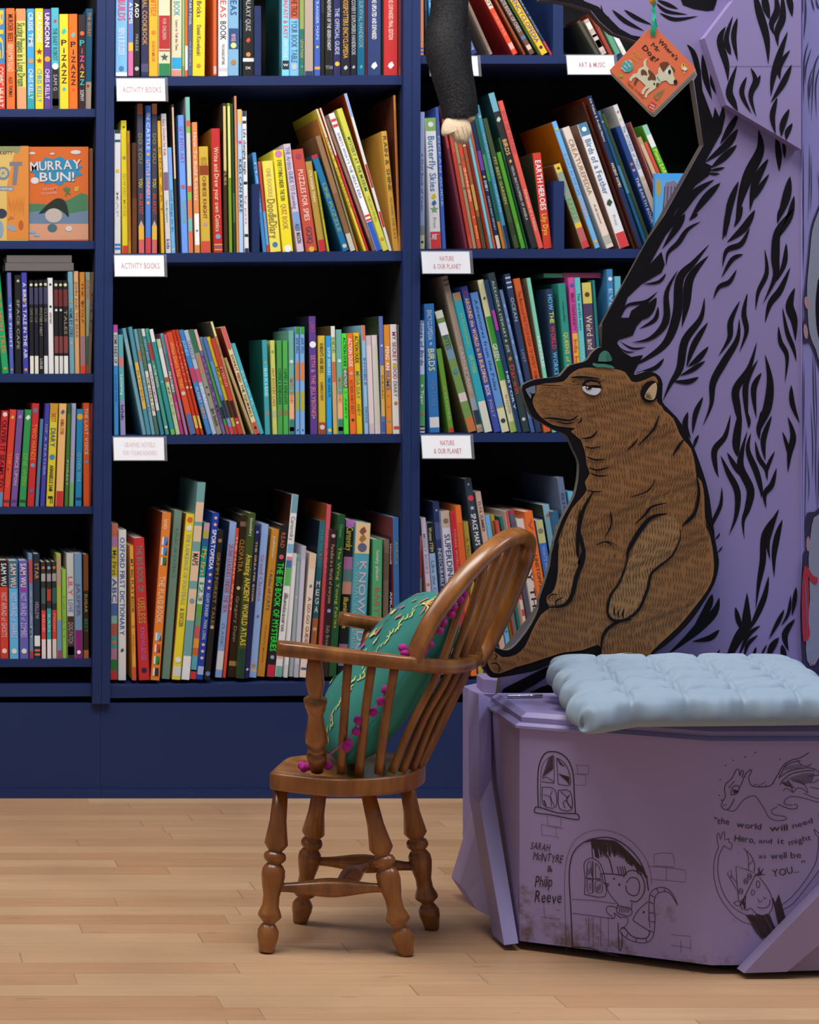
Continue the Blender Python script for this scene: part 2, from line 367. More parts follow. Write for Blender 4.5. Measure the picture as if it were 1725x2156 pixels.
ROWS['L5'] = ('fifth left shelf', (0, 1388.6, 200, 1387), '''
1 -1 1181 17.5 d43 red_GHOSTS b:0:.27:222/t:SAM_WU:.03:.26:eff/t:NOT_AFRAID_of_GHOSTS:.33:.78:ebb/o:.92:.3:fdc
21 18.5 1181 18.5 6be sky_blue_SHARKS b:0:.28:478/t:SAM_WU:.03:.27:fdd/t:NOT_AFRAID_of_SHARKS:.33:.78:cdf/o:.92:.3:ded
42 39.5 1181 18.5 66b violet_ZOMBIES t:SAM_WU:.03:.27:fdd/t:NOT_AFRAID_of_ZOMBIES:.33:.78:cbe/b:.28:.31:94a/o:.92:.3:ded
62.5 60 1168 8.5 79b powder_blue_and_red b:.05:.28:c55/b:.93:1:c44/t:SCAM:.35:.8:bbc:.5
72.5 70.5 1167 13 234 black_STAR t:STAR:.09:.24:c94/t:HOLLOW:.46:.62:a9a:.6/b:.78:.88:eee/b:.91:.93:d75/b:.95:.97:d75
87.5 86 1184 10 333 black_red_and_white b:.8:1:edd/b:.5:.8:d44/o:.06:.35:d65/b:.12:.2:aaa/b:.27:.43:466/t:SIDE:.54:.72:f99:.5
99 98 1184 9.8 333 black_teal_and_white b:.8:1:eee/b:.48:.8:3aa/o:.06:.35:7bc/b:.12:.2:a9a/b:.28:.4:b43/t:RAIN:.54:.72:9dd:.5
110 109 1184 10 333 second_black_and_red b:.8:1:edd/b:.5:.8:d44/o:.06:.35:d65/b:.12:.2:aaa/b:.27:.43:366/t:MOON:.54:.72:f99:.5
121 119 1167 9.5 ab4 lime_and_blue b:.63:.92:69c/b:.92:1:948/b:.02:.3:b98
131.5 130 1200 9 9c5 plain_lime t:NIGHT:.3:.8:7a4:.4
142 140 1167 15.5 ccc grey_pink_titled b:.6:1:432/t:LILY:.22:.4:d67/t:LOVE:.44:.56:77b/t:DOG_PATCH:.66:.86:b9a/b:.89:.97:9ae
158.5 156.5 1166 16 79b slate_blue_and_plum b:.73:1:827/t:JASPER:.28:.6:668:.5/o:.94:.25:fff
176 175 1168 11.5 321 brown_black b:0:.35:742/t:SUGAR:.38:.56:a96:.5/t:BEST:.62:.75:375/b:.92:1:a63
''')
ROWS['M1'] = ('top middle shelf', (240, 160, 846, 158), '''
243 244 -70 25 8cf light_blue_BUILDS t:BUILDS:.3:.49:e46/t:BEN_B_BUILDER:.56:.81:eef:.5/b:.965:1:fff/o:.93:.22:58b
270 270 -60 11 d7a pink_and_blue b:0:.68:58c/t:PAPER_ATOMS:.1:.5:fff/b:.68:.76:ec4
281.5 282 -60 13 222 glossy_black t:AGO:.3:.44:fff/t:FREEZE:.6:.76:999:.4/o:.93:.35:bbb
297 297 -60 16 335 navy_gold_titled t:OFFICIAL_COOKBOOK:.12:.7:c95:.6/b:.88:.96:557
314 314 -60 19 fb3 marigold t:UNITED!:.2:.42:d63/o:.58:.25:d83/t:ALISON_MILLER:.66:.86:c84:.35
334 334 -60 25 ddb cream_red_and_green b:.42:.74:b33/b:.88:1:385/t:FOR_CHILDREN:.45:.65:dba:.3/b:.75:.76:c54/b:.76:.765:385/s:.82:.35:465
361 362 -60 21.5 edb cream_BOOK t:BOOK:.28:.42:4ab/t:Learn_to_Tell_the_Time:.46:.75:666:.25/b:.82:.93:3ad/b:.94:1:d98
383.5 383.5 -55 5.5 7a6 thin_green_striped b:.1:.9:9c8
389.5 389.5 -55 6.5 e73 thin_orange_and_white b:.7:.94:fff
396.5 397 -55 8.5 568 slate_FOOL t:ELEMENTARY_FOOL:.1:.5:ddd:.6/t:WATTERS:.66:.9:aab:.4
405 407 -55 26 fd3 big_yellow t:ON_Bricks:.15:.42:553:.4/t:Daniel_Knowlanski:.5:.8:665:.35/o:.9:.18:c93
449.5 449.5 -40 7 d63 brown_orange_covered b:.9:.98:fbb
460 460 -40 20.5 fff white_IDEAS_BOOK t:IDEAS:.1:.38:e54/t:BOOK:.42:.62:444/t:YOU_CAN_BUILD_ANYTHING:.66:.88:555:.3/b:.91:.95:ddd
481 481 -40 22 8bd pale_denim t:IDEAS:.12:.36:358/b:.5:.72:358/t:MINI_MODEL:.56:.64:fbc:.4/o:.68:.28:de9/o:.86:.25:b84
504.5 504.5 -40 5 134 thin_black_teal b:.4:.6:246
511 511 -30 24.5 222 black_three_figured t:GALAXY_QUIZ:.1:.5:bbb:.4/d:.6:.25:d54/o:.76:.2:d94/b:.8:.84:eee/h:DK:.91:eee:.45
588 588 -30 5 144 dark_teal_covered b:.1:.9:256
594 594 -30 15.5 8df pale_blue_FAST_&_EASY t:FUN,FAST_&_EASY:.1:.58:e56/t:CARRY_ORANGE:.6:.8:eff:.5/b:.83:.93:333/h:W:.88:fff:.7
610 610 -30 20 8cf light_blue_orange_topped b:0:.36:d64/t:THE_TRICK:.12:.34:533/t:YOUR_BOOK_TABLE:.38:.85:578/o:.9:.3:ccc
631 631 -30 10 376 green_LEVIATHAN b:0:.48:9a5/t:LEVIATHAN:.6:.8:bb7/o:.9:.25:5aa
642 642 -30 18 ba9 page_edged_tan b:.95:1:346
662 662 -30 13 46b blue_gold_trimmed t:STRANGER_MAPS:.1:.6:bcf:.4/o:.68:.2:fc4/b:.9:.93:fa4
676 676 -30 7.5 222 narrow_black b:.1:.3:333
684 684 -20 18.5 222 black_white_lettered t:ADVENTURE_OF_THE_GREEN_KNIGHT:.1:.7:ddd:.4/h:TITAN:.9:aaa:.8
703 703 -20 15 336 navy_OFFICIAL_GUIDE t:THE_OFFICIAL_GUIDE:.2:.75:bce:.6/o:.86:.33:fc4
719 719 -20 18.5 223 black_ENCYCLOPEDIA t:MOSSPOTTERS_ENCYCLOPEDIA:.08:.8:da4:.55/d:.91:.3:ccc
738 738 -20 14 223 black_HANDBOOK t:DISCOVERY_EXPLORERS_HANDBOOK:.05:.76:bbb:.6/d:.9:.3:bbb
753 753 -20 15.5 168 petrol_blue t:SURVIVAL_HANDBOOK:.12:.68:8aa:.55/d:.9:.3:5aa
769 769 -20 4.5 733 hairline_red b:.1:.9:622
774 774 -20 29 347 navy_UPDATED_AND_EXPANDED t:DELUXE:_UPDATED_AND_EXPANDED:.02:.57:fff:.32/d:.88:.3:eee
804 804 -20 4 221 hairline_black b:.1:.9:221
809 809 -20 29 c33 red_FINAL_EDITION t:DELUXE:_EXPANDED_FINAL_EDITION:.02:.58:fdc:.32/d:.88:.3:eee
839 839 -20 6 944 dark_red_edged b:.1:.9:733
''')
ROWS['M2'] = ('second middle shelf', (240, 534, 846, 528.5), '''
241 241 273 14 eee white_striped b:0:.03:345/b:.08:.1:357/b:.92:.94:48c/b:.95:.97:48c/o:.33:.3:fc4/t:MAP:.5:.7:ccc:.4
258 254.5 253 12 ed3 lemon_yellow t:EDWARD_MOUSE:.4:.72:cb2:.5/s:.05:.3:563/o:.28:.3:a95/b:.94:1:d43
270.5 267.5 275 6 b82 mustard_slim b:.1:.9:a72
278 278 300 11 532 shadowed_brown b:.5:1:742
292 288.5 218 12.5 445 left_black_pencil b:0:.07:c73/t:DO_YOU:.2:.4:885/t:YOU:.5:.56:dc4/t:AN_ARTIST:.6:.74:c54/q:.78:.91:eb4/b:.91:1:d66
306.5 306.5 222 11.5 58d blue_red_sided t:IN_CASTLE:.05:.3:dde/o:.33:.3:fa4/t:LITTLE_DINNERS:.37:.63:fb9/o:.66:.3:fa4/b:.89:1:d44
319.5 319.5 218 12.5 445 right_black_pencil b:0:.07:c73/t:DO_YOU:.2:.4:885/t:YOU:.5:.56:dc4/t:AN_ARTIST:.6:.74:c54/q:.78:.91:eb4/b:.91:1:d66
340 331.5 254 6.5 eb3 slim_golden t:KIDS_ART:.2:.7:963:.5
349.5 339 239 11.5 ddd white_Easy_Crochet t:Easy_Crochet_for_Kids:.04:.3:c66:.5/b:.42:.55:868/t:Claire_Montgomery:.62:.78:8bc:.4/t:kids:.9:.97:55a:.6
361.5 353 310 8.5 7be light_blue_slim t:Cool_things_to_do:.4:.8:479:.5/b:.05:.25:8af/b:.96:.97:fc4
371.5 361 219 5 432 dark_foil b:.02:.5:eca
384 374.5 242 12.5 7af sky_GET_INTO_ART t:GET_INTO_ART:.08:.35:a6b/o:.52:.35:c66/t:KATE_EVANS:.62:.78:9c8:.5
398 390.5 204 9 bbb rainbow_checked b:0:.15:7cb/b:.15:.19:d64/b:.19:.23:8c5/b:.23:.57:ddc/b:.57:.61:d64/b:.61:.66:8c5/b:.66:.78:e84/b:.78:.86:7cb/b:.86:1:e75
410.5 404.5 257 11 e95 orange_ROBOTS t:How_To_Build_Robots:.08:.6:fdd:.6/b:.7:.94:fff/s:.83:.35:4aa
424 418.5 308 20 db4 golden_yellow t:WRITE_A_STORY:.1:.18:b83/b:.18:.27:942/t:CHINESE_KNIGHT:.28:.68:953:.4/o:.73:.2:c9b/b:.89:1:d54
451 445 270 18.5 c33 red_draw_your_own_comics c:a72/t:Write_and_Draw_your_own_Comics:.15:.83:eda:.5/o:.87:.3:8ac/b:.93:.94:eb5/b:.95:.96:58b/b:.97:.98:eb5
473 469 217 7 432 gold_foiled_brown b:.02:.45:dc8/t:FLIES:.45:.55:ca7
483.5 478.5 217 6.5 8a3 gold_foiled_green b:.02:.5:ee9
492 485 218 6 353 dark_green_slim b:.6:.8:475
499 493.5 202 4.5 e95 thin_apricot c:443/b:.0:.3:d87
504 500 230 9.5 bdf pale_KIDS_CAN_BAKE t:KIDS_CAN_BAKE:.35:.72:344:.65/o:.23:.4:e58/b:.0:.1:ec6
515 509.5 233 9.5 fff white_black_barred b:0:.04:444/b:.07:.09:444/t:Life_changing_magic:.13:.45:444/b:.5:.52:333/t:by_pets:.6:.8:c99:.4/b:.87:.89:343/b:.97:1:444
554 531.5 321 8 49d blue_behind_divider c:157/t:MAGIC:.1:.6:bdf:.4
562 543 340 6 c54 thin_red_and_sky b:.55:.92:5bf
569.5 552 339 23 fe6 lemon_DIARY t:ONE_DOODLE:.08:.4:cb6:.4/t:DoodleDiary:.42:.85:984:.75/o:.92:.25:48c
596 575 316 22 fe3 yellow_QUIZ_BOOK t:EVERYTHING_UNDER_THE_SUN:.1:.5:564:.42/t:QUIZ_BOOK:.53:.78:c95:.5/o:.04:.35:d8b/o:.97:.35:fff
626 597 303 15 dcd lilac_white t:THE_Artists_GUIDE_TO_Knowing:.03:.6:88b/b:.63:.8:8ad/t:ALEX_MASON:.74:.92:557
645 615 315 24 c54 red_PUZZLES_FOR_SPIES t:PUZZLES_FOR_SPIES:.2:.7:fdc:.45/o:.07:.25:a46/t:GCHQ:.76:.92:546:.5/o:.98:.25:eb4
673 643 340 14 b94 antique_gold t:STRANGER_THAN:.1:.45:fec:.4/b:.87:1:c34
690 662 360 7 bb3 slim_olive_yellow t:PUZZLE:.3:.6:885:.4
719 652 327 14 27a blue_LINE_PUZZLES b:0:.04:b34/t:LINE_PUZZLE:.3:.8:9a5:.5/o:.95:.35:ccc
738 664 287 12 864 brown_and_cream b:.85:1:ccb/b:.0:.5:975
751 668 250 6 c84 thin_caramel b:.3:.9:798
760 658 230 8 ed4 yellow_cream_topped b:0:.33:ddc/t:BUSY_DESIGNS:.2:.7:884:.5
771 671 228 8 c34 crimson_cream_topped b:0:.33:ddc/t:MACHINES:.4:.8:d66:.4
782 682 250 7 865 grey_brown_slim b:.1:.9:976
793 692 240 13 fff white_red_striped b:.04:.06:e44/b:.08:.1:e44/t:SHEETS_WHAT'S_THE_GREAT_IDEA:.14:.62:89b:.45/b:.74:.755:e44/b:.77:.785:e44/b:.79:1:36c
807 709 230 13 dd5 lime_yellow_MUSEUM t:MYSTERY_AT_THE_MUSEUM:.2:.58:476:.55/t:HELEN_FRIEL:.62:.8:aa6:.4/o:.92:.3:c94
820 725 197 6 eee thin_white_and_red c:a41/b:.0:.15:9bf/b:.45:.6:b43/b:.6:.75:eee/b:.75:.85:c33
829 803 276 13.5 da4 gold_RAIN_AND_SHINE t:RAIN_&_SHINE:.04:.5:654/t:ALONG_THE_RAY:.55:.9:975:.35
841 829 200 4.5 c84 tall_caramel_edged c:632/b:.1:.9:a63
''')  # brown spine is plain colour; dark spine's pale gold band paints a reflection
ROWS['M3'] = ('third middle shelf', (240, 917, 846, 914), '''
240.5 238.5 684 10 49d blue_pink_capped b:0:.07:c5a/b:.07:.37:ddc/t:SOME_KINDS_OF:.09:.35:557/t:CHAPTER:.45:.7:27b:.4
254 248.5 705 13 6bb aqua_and_lilac b:.66:1:a9c/b:.22:.32:d88/t:Lettering:.4:.6:eff:.5/t:Rod_Bradley:.7:.85:446:.6
301 257 692 8 7ab pale_aqua_leaning b:.1:.35:9bb
310 270 689 8.5 59a yellow_strip_teal b:.33:.76:eb4/t:RIVER:.4:.7:975:.4
319.5 281 694 8 7ab greyish_teal b:.2:.3:a86/t:STORM:.4:.8:9cd:.4
328.5 289 693 9 576 dark_green_cream b:.4:.82:edc/t:BAD_GUYS:.15:.35:897/t:THE_PERILS_OF:.45:.78:655:.5
338.5 297 693 9.5 489 ocean_blue_white b:.33:.77:ddd/b:.0:.07:ddd/t:GREAT_BEAR:.1:.3:9cc/t:CHRISTMAS:.4:.7:c9a:.5
349 305 693 11 5a9 sea_green_scarlet b:.13:.3:c45/t:IN_THE_TOWN:.35:.55:eed/o:.93:.35:eee
360.5 314 694 9 399 teal_white_topped b:0:.12:eee/o:.5:.2:bdd/b:.95:1:7b5
371 329 715 9 cda pale_yellow_green b:.1:.4:eee/b:.4:.45:c54/t:MAPS:.5:.8:9a7:.4
381 337 703 9 b48 teal_and_magenta b:0:.2:5ab/b:.2:.6:499/t:FEATHERS:.38:.58:fff/t:WONDERS:.68:.85:ebd:.5
391 345 705 8 d67 rose_pink_slim b:.65:1:88b/o:.3:.3:eaa
400.5 350 701 13 d53 orange_scarlet_thick t:When_Don't_Say_THIS:.1:.55:fa5:.55/o:.6:.35:dcb/b:.8:1:57a
414.5 362 696 9.5 c42 tomato_red t:WHEN:.1:.5:e76:.6/o:.55:.4:dcb/b:.82:.94:dc6
424 370 695 9 c42 second_tomato_red t:THEN:.1:.5:e76:.6/o:.55:.4:dcb/b:.82:.94:dc6
436 376 696 11.5 48c azure t:JONES:.1:.25:9cf/b:.36:.5:c46/t:PLANET:.55:.7:bce/t:HERO:.72:.85:da6
447.5 387 697 10 bcd ice_white t:CHANCE:.1:.28:889/b:.37:.5:d57/t:PLAN:.55:.7:eef
457.5 397 696 12 998 grey_green_topped b:0:.22:375/b:.25:.42:b86/t:Jan_Smith:.75:.92:333/s:.55:.3:333/s:.62:.3:333
469.5 408 695 9 86a violet_orange_tipped b:0:.2:eba/t:FUTURAMIC:.25:.9:546
478.5 420 711 7.5 5a5 thin_leaf_green b:.0:.25:68a/b:.72:.84:334/b:.9:1:d54
486 427 711 8.5 57b cobalt_comic b:.25:.6:69c/b:.65:.83:334/b:.84:.92:89c/b:.92:1:d45
494.5 435 711 8.5 dc3 canary_comic b:.65:.83:333/b:.84:.92:cc5/b:.92:1:d44/t:MAX:.3:.5:993
503 444 714 9.5 c43 brick_red_comic b:.65:.83:322/o:.88:.3:ddc/t:MINI:.3:.5:d88
512.5 443 678 9 b96 sandstone_tall c:665/b:0:.13:ee9/t:THE_CAP:.2:.3:975:.5
522 463 755 11 ba7 plain_sandstone b:.0:.05:a96
533.5 461 690 14 eda cream_SQUIRRELS c:a33/b:0:.2:d66/t:DONUT_FEED_THE_SQUIRRELS:.26:.84:433:.5/o:.2:.3:c75/o:.45:.3:c75/b:.89:1:d54/o:.94:.3:433
548 487 725 9 5bc aqua_behind_squirrels t:BEAR:.3:.7:9de:.5
559 552 716 10.5 4ab teal_LEAF_titled c:154/b:.25:.6:4bc/t:BEAR_IN_A_BAND:.3:.6:cff/o:.24:.3:ab6/b:.76:.8:898
574.5 568.5 717 10 dd7 pale_yellow_green_spots t:HOT_ROCKIN'_CAKE:.3:.7:c75:.5/o:.12:.3:8b5/b:.75:.82:bc9
585.5 583 717 10.5 5a5 leaf_green_COFFEE t:COFFEE_&_RENEGADES:.3:.68:264:.6/b:.74:.8:885
597.5 595.5 717 10.5 5b5 second_leaf_green t:CAPERS_&_RENEGADES:.3:.68:264:.6/b:.74:.8:885
609.5 608 696 11 7ba mint_and_peach b:.62:.85:fb8/t:SMALL_BAND:.45:.7:d85:.6/b:.93:.97:eee/o:.3:.35:dee/b:.86:1:487
623 621.5 688 8.5 8be left_baby_blue b:0:.07:4a3/t:JADE_SPELL:.1:.25:579/b:.33:.5:e84/b:.6:.78:bb4/o:.96:.2:357
633.5 632.5 688 9 8be right_baby_blue b:0:.07:4a3/t:JADE_SPELL:.1:.25:579/b:.33:.5:e84/b:.6:.78:bb4/o:.96:.2:357
654.5 650.5 666 14.5 649 tall_purple_skull c:223/t:LAINY:.05:.14:b68/o:.24:.48:fff/t:SETH_&_THE_JELLYBONES:.33:.85:d89:.6/s:.86:.2:dba
671.5 669.5 707 15 ec4 yellow_KNIGHTS_AND_BIKES t:KNIGHTS_AND_BIKES:.08:.38:653:.5/t:GABRIELLE_KENT:.47:.66:864:.4/b:.88:1:b53/o:.93:.35:fdd
690 687.5 707 11.5 3ae vivid_sky_blue t:SUPER_SIDEKICKS:.12:.4:cff/t:NO_ADULTS:.43:.62:157:.5/o:.96:.4:fc4
702.5 697 687 8.5 ee9 cream_yellow_striped c:653/b:0:.1:eee/t:SIDE:.1:.25:797/b:.33:.52:e75/b:.52:.9:eb8/b:.9:1:ec5
712 708 694 11.5 7ba second_mint_and_peach b:.62:.85:fb8/t:SMALL_BAND:.45:.7:d85:.6/b:.93:.97:eee/o:.3:.35:dee/b:.86:1:487
725 720 702 12 5e4 neon_green t:ACTION_DUDE:.04:.33:243/b:.35:.54:444/t:HEARTHOLM:.36:.53:fff/o:.58:.25:999/t:ANDY:.64:.85:383:.4
738 730.5 702 12.5 f73 vivid_orange t:ACTION_DUDE:.05:.33:fff/o:.4:.3:dab/t:ACTION_ANDY_RILEY:.46:.8:a53:.5/o:.86:.25:444
751.5 744 701 12.5 ec2 amber_yellow t:ACTION_DUDE:.03:.3:332/t:MEGA_DAY:.38:.65:698/t:ANDY:.7:.82:a83:.5
769 761.5 685 8 9ce light_blue_coral_tipped b:0:.14:e75/t:INVISIBLE:.3:.55:57b/t:DAN_PACK:.75:.9:57b:.6
778 770 707 11.5 dcc left_cream_page_block b:.1:.9:edd
790.5 782.5 706 12 edd right_cream_page_block b:.1:.9:ddc
804 798 666 8.5 67b tall_periwinkle c:342/b:.42:.85:db5/b:.9:.98:46b/o:.25:.3:ccf/t:BUILDING:.5:.7:a83:.5
814 808 684 12.5 e93 orange_PENG_AND t:PENG_AND:.2:.45:fff/t:BUMS:.42:.6:37b/s:.65:.25:c83/s:.75:.25:c83/o:.88:.25:7ac
829 822.5 683 13 eee white_SECRET_FOOD_DIARY t:MY_SECRET_FOOD:.07:.5:a56:.6/t:DIARY:.52:.66:888:.6/o:.38:.35:cc4/o:.72:.3:c85/b:.93:.96:d55
842.8 836.8 684 3.2 877 thin_grey_end b:.1:.9:766
''')
ROWS['M4'] = ('bottom middle shelf', (232, 1437, 846, 1424), '''
233 235 1108 13.5 9aa rainbow_My_First_ABC b:0:.08:d75/b:.08:.15:c8b/b:.15:.34:ec3/t:My_First:.17:.33:575:.6/b:.34:.51:eee/t:ABC:.35:.5:56b:.7/b:.51:.59:57b/b:.59:.64:9cb/b:.64:.72:c65/b:.72:.8:5aa/o:.76:.3:e83/b:.8:.87:c8a/b:.87:.94:384/b:.94:1:d44
249 249.5 1120 16.5 eee white_FIRST_DICTIONARY t:OXFORD_FIRST_DICTIONARY:.05:.7:46a:.6/d:.8:.3:565/b:.1:.1:eee
279 273 1152 10.5 ea4 yellow_BIG_FLATBOOK t:MY_BIG_PLAY_BOOK:.1:.5:543/o:.6:.3:c65/t:Numbers:.66:.8:d84:.6/b:.9:1:d54
293 281 1136 23 c33 red_book_OF_USELESS t:THE_BIG_BOOK_OF:.05:.38:788:.5/t:USELESS:.42:.6:b94/t:KNOWLEDGE:.63:.86:c6a:.4/o:.93:.25:325
317 342 1082 19 e83 orange_FLAG_BOOK c:942/t:THE_FLAG_BOOK:.38:.66:fca:.6/f:.17:.58c/f:.23:.58c/f:.29:.473/f:.74:.8bc/f:.81:.c43/f:.88:.393/f:.95:.433/t:lonely:.04:.1:fdb:.5
340.5 367 1080 17 798 sage_green t:ATLAS_OF_EXTINCT:.1:.4:687:.4
362 392 1085 18 ed3 yellow_football c:a63/b:.0:.0:ed3/o:.035:.33:e63/o:.085:.33:eee/t:THE_LANGUAGE_OF_FOOTBALL:.12:.55:bb9:.5/t:& SOCCER:.57:.68:775:.5/o:.88:.35:eee/b:.92:.98:ddd
381.5 416 1018 18 7aa tall_teal_MAPS b:.1:.2:eca/b:.22:.3:eca/b:.35:.5:eca/t:MAPS:.36:.42:543:.7/b:.54:.7:eca/b:.88:1:eee/o:.6:.3:7aa
399.5 429.5 1104 13 2a9 My_first_123 b:0:.05:dab/b:.05:.1:cb4/b:.1:.15:36a/t:My_first:.17:.34:fc6:.7/b:.35:.52:eee/t:123:.38:.5:5a5:.7/b:.52:.6:7b4/b:.6:.66:7a8/b:.66:.74:d66/b:.74:.8:fa4/b:.8:.85:d73/b:.85:.95:6bc/b:.94:1:d44
413.5 448.5 1082 14 24a royal_blue_SPORTOPEDIA t:SPORTOPEDIA:.1:.34:fff/s:.03:.35:fca/s:.07:.35:fca/s:.37:.35:fca/s:.41:.35:fca/s:.45:.35:fca/t:ADAM_SKINNER_._MARK_LONG:.48:.76:bcd:.5/s:.79:.35:fca/s:.83:.35:fca/s:.87:.35:fca/b:.92:.97:abd
430 459 1118 12.5 222 black_bronze_titled t:GRIMM_FOREST_TALES:.15:.65:974:.5/o:.07:.35:975/o:.65:.3:ca8/o:.96:.4:68b
452.5 484 1105 16 9be light_blue_UNDER_THE_SEA c:346/t:20,000_LEAGUES_UNDER_THE_SEA:.14:.58:c68:.65/b:.83:.95:eee/t:CLASSIC:.65:.8:79b:.4
469.5 498 1117 8.5 e53 slim_scarlet t:THE_MANY_WAYS:.05:.55:fcb
479 506.5 1090 18 321 black_CLEOPATRA t:CLEOPATRA:.15:.35:b84:.6/b:.04:.07:865/b:.9:.93:a85/o:.45:.25:dca/t:Gregory_Dunn:.5:.78:987:.4
498 523 1083 17 452 green_black_ANCIENT_WORLD t:Amazing_ANCIENT_WORLD_ATLAS:.25:.8:ec5:.7/t:bloomsbury:.03:.14:cdc:.4/b:.82:1:243
514.5 538 1110 10 225 midnight_blue t:THE_GREATER_BOOK:.1:.5:cb5:.4/o:.04:.3:99c/d:.94:.35:ccf
524.5 551 1108 15.5 9be powder_blue_CLASSICS t:Grand_Classics:.2:.5:b79:.5/d:.6:.25:777/o:.92:.25:d85/b:.95:.96:ec6
540.5 572 1120 18.5 d93 ochre_ATLAS_OF_CATS t:Atlas_of_CATS:.3:.55:567:.4/t:publisher:.05:.2:eed:.3/o:.28:.15:c74/t:FRANCES_MOON:.65:.9:b84:.25
561 590 1110 17 222 black_BIG_BOOK_OF_MYSTERIES t:READ:.05:.15:b64:.5/o:.21:.3:c66/t:THE_BIG_BOOK_OF_MYSTERIES:.25:.83:3e4:.75/o:.87:.25:9ac/b:.92:1:c34
579 615 1046 17 eee tall_white_illumisaurus c:421/b:0:.1:7ab/t:Carnovsky:.12:.25:999:.6/b:.27:.32:8bd/b:.34:.36:d8a/b:.36:.4:47a/b:.4:.5:6b6/t:illumisaurus:.54:.75:777:.6/b:.82:.9:eba/b:.94:1:7ba
598 618 1168 8 ddd slim_white_magazine b:.1:.9:eee
608 626 1172 9 bcc pale_grey_teal_topped b:0:.05:7ba/d:.35:.3:fff
619.5 636 1152 9.5 bbc silver_grey b:.1:.9:ccd
631 653 1168 14 edc cream_A_GO-GO_GUIDE t:A_GO-GO_GUIDE:.35:.72:a65:.5/b:0:.12:eca/d:.26:.3:68a/b:.92:.94:469
648.5 674 1103 16.5 378 teal_MEGA c:123/b:.63:1:c74/v:MEGA:.38:.6:fff/t:THE_GRAND:.05:.3:59a:.4/o:.22:.2:c65/s:.7:.5:edc/s:.82:.5:edc
668 689 1067 10.5 d56 rose_red_tall c:952/t:WORLD_ATLAS:.1:.4:e89:.4
677.5 696 1118 14.5 322 black_heart t:Paradise_in_a_World_of_everyone:.1:.5:a97:.5/o:.04:.3:caa/o:.55:.3:99c/t:Sally_Brown:.65:.8:887:.5
692 712 1086 16 253 forest_green t:The_Wing_Young_Fairies:.2:.7:aa4:.4/t:Chosen:.06:.14:6a7:.4
709.5 728 1099 20 222 black_and_pink_collage t:Carnovsky:.05:.2:dc5:.7/b:.0:.05:b7b/b:.24:.32:b7a/b:.32:.4:688/b:.4:.48:d98/t:illuminature:.5:.7:dc5:.5/b:.8:.86:a79/b:.86:.94:79b
734 749 1104 32 5ab thick_teal_KNOWLEDGE b:0:.2:ec9/d:.05:.3:854/d:.1:.3:a74/o:.16:.3:668/t:KNOWLEDGE:.25:.9:cbc:.45:.12/t:A_VISUAL_COMPENDIUM:.25:.9:9bb:.25:-.25
782 786 1138 20 5a7 fern_green t:lonely_planet:.08:.3:ddc:.35/t:BABY'S_FIRST:.35:.8:a75:.6
804.5 808.5 1140 12 876 brown_sleeved b:.1:.3:765
819.5 821 1134 11 313 aubergine_ANCIENT_WORLD t:ANCIENT_WORLD:.4:.85:fff:.7/b:.05:.2:dcc/t:RISE:.06:.18:324:.5
832 828 1091 12 47b cornflower_blue c:844/t:AFRICA:.15:.3:8a8:.5
''')
ROWS['R1'] = ('top right shelf', (883, 115.6, 1300, 115.6), '''
884 884 -40 11 e96 apricot_edge b:.9:.92:36c/b:.95:.97:36c/o:.8:.3:caa
897 893 -40 9 234 charcoal_slim b:.1:.4:345
908 897 -40 13 39d cyan_leaning_ENCYCLO t:ENCYCLOPEDIC:.1:.6:fff:.6
993 930 -40 14 348 navy_THE_LAST b:.48:.72:fff/t:THE_LAST_BOOK:.73:.95:bcd:.6
1032 962 -40 7 987 tall_taupe b:.1:.9:876
1081 1000 -40 12 e53 red_karate c:a22/b:0:.38:edc/t:COT:.2:.36:543/t:THE_ULTIMATE:.45:.75:f98:.5/b:.85:.93:fba
1103 1020 -40 6 842 slim_rust b:.2:.9:953
1117 1030 -40 12 754 brown_BOOK_OF_CHESS t:COMPLETE_BOOK_OF_CHESS:.12:.7:bbb:.7/b:.76:.8:48b/b:.88:.94:ecb
1134 1045 -40 5 352 dark_green_thin b:.2:.9:463
1141 1052 -40 16.5 fc3 yellow_ENCYCLOPEDIA t:THE_ENCYCLOPEDIA:.1:.84:669:.65/o:.91:.25:335
1159 1070 -40 6.5 346 slate_red_tipped t:GREAT_BOOK:.2:.7:9ab:.5/b:.82:1:d45
1255 1215 45 9 554 grey_shaded_ART t:ART:.1:.5:665:.4
1268 1229 42 13 cba tan_barcoded b:.1:.28:eed/b:.4:.9:dcc/b:.44:.5:554/b:.6:.8:887
1284 1240 27 9 a43 brick_red_ART t:MUSIC:.3:.7:b65:.4
1297 1252 22 12 6a8 sea_green_labelled b:.2:.45:eee
1312 1268 30 11 eed ivory_tucked_behind b:.2:.8:fff
''')  # grey ART spine is simply a grey cover colour
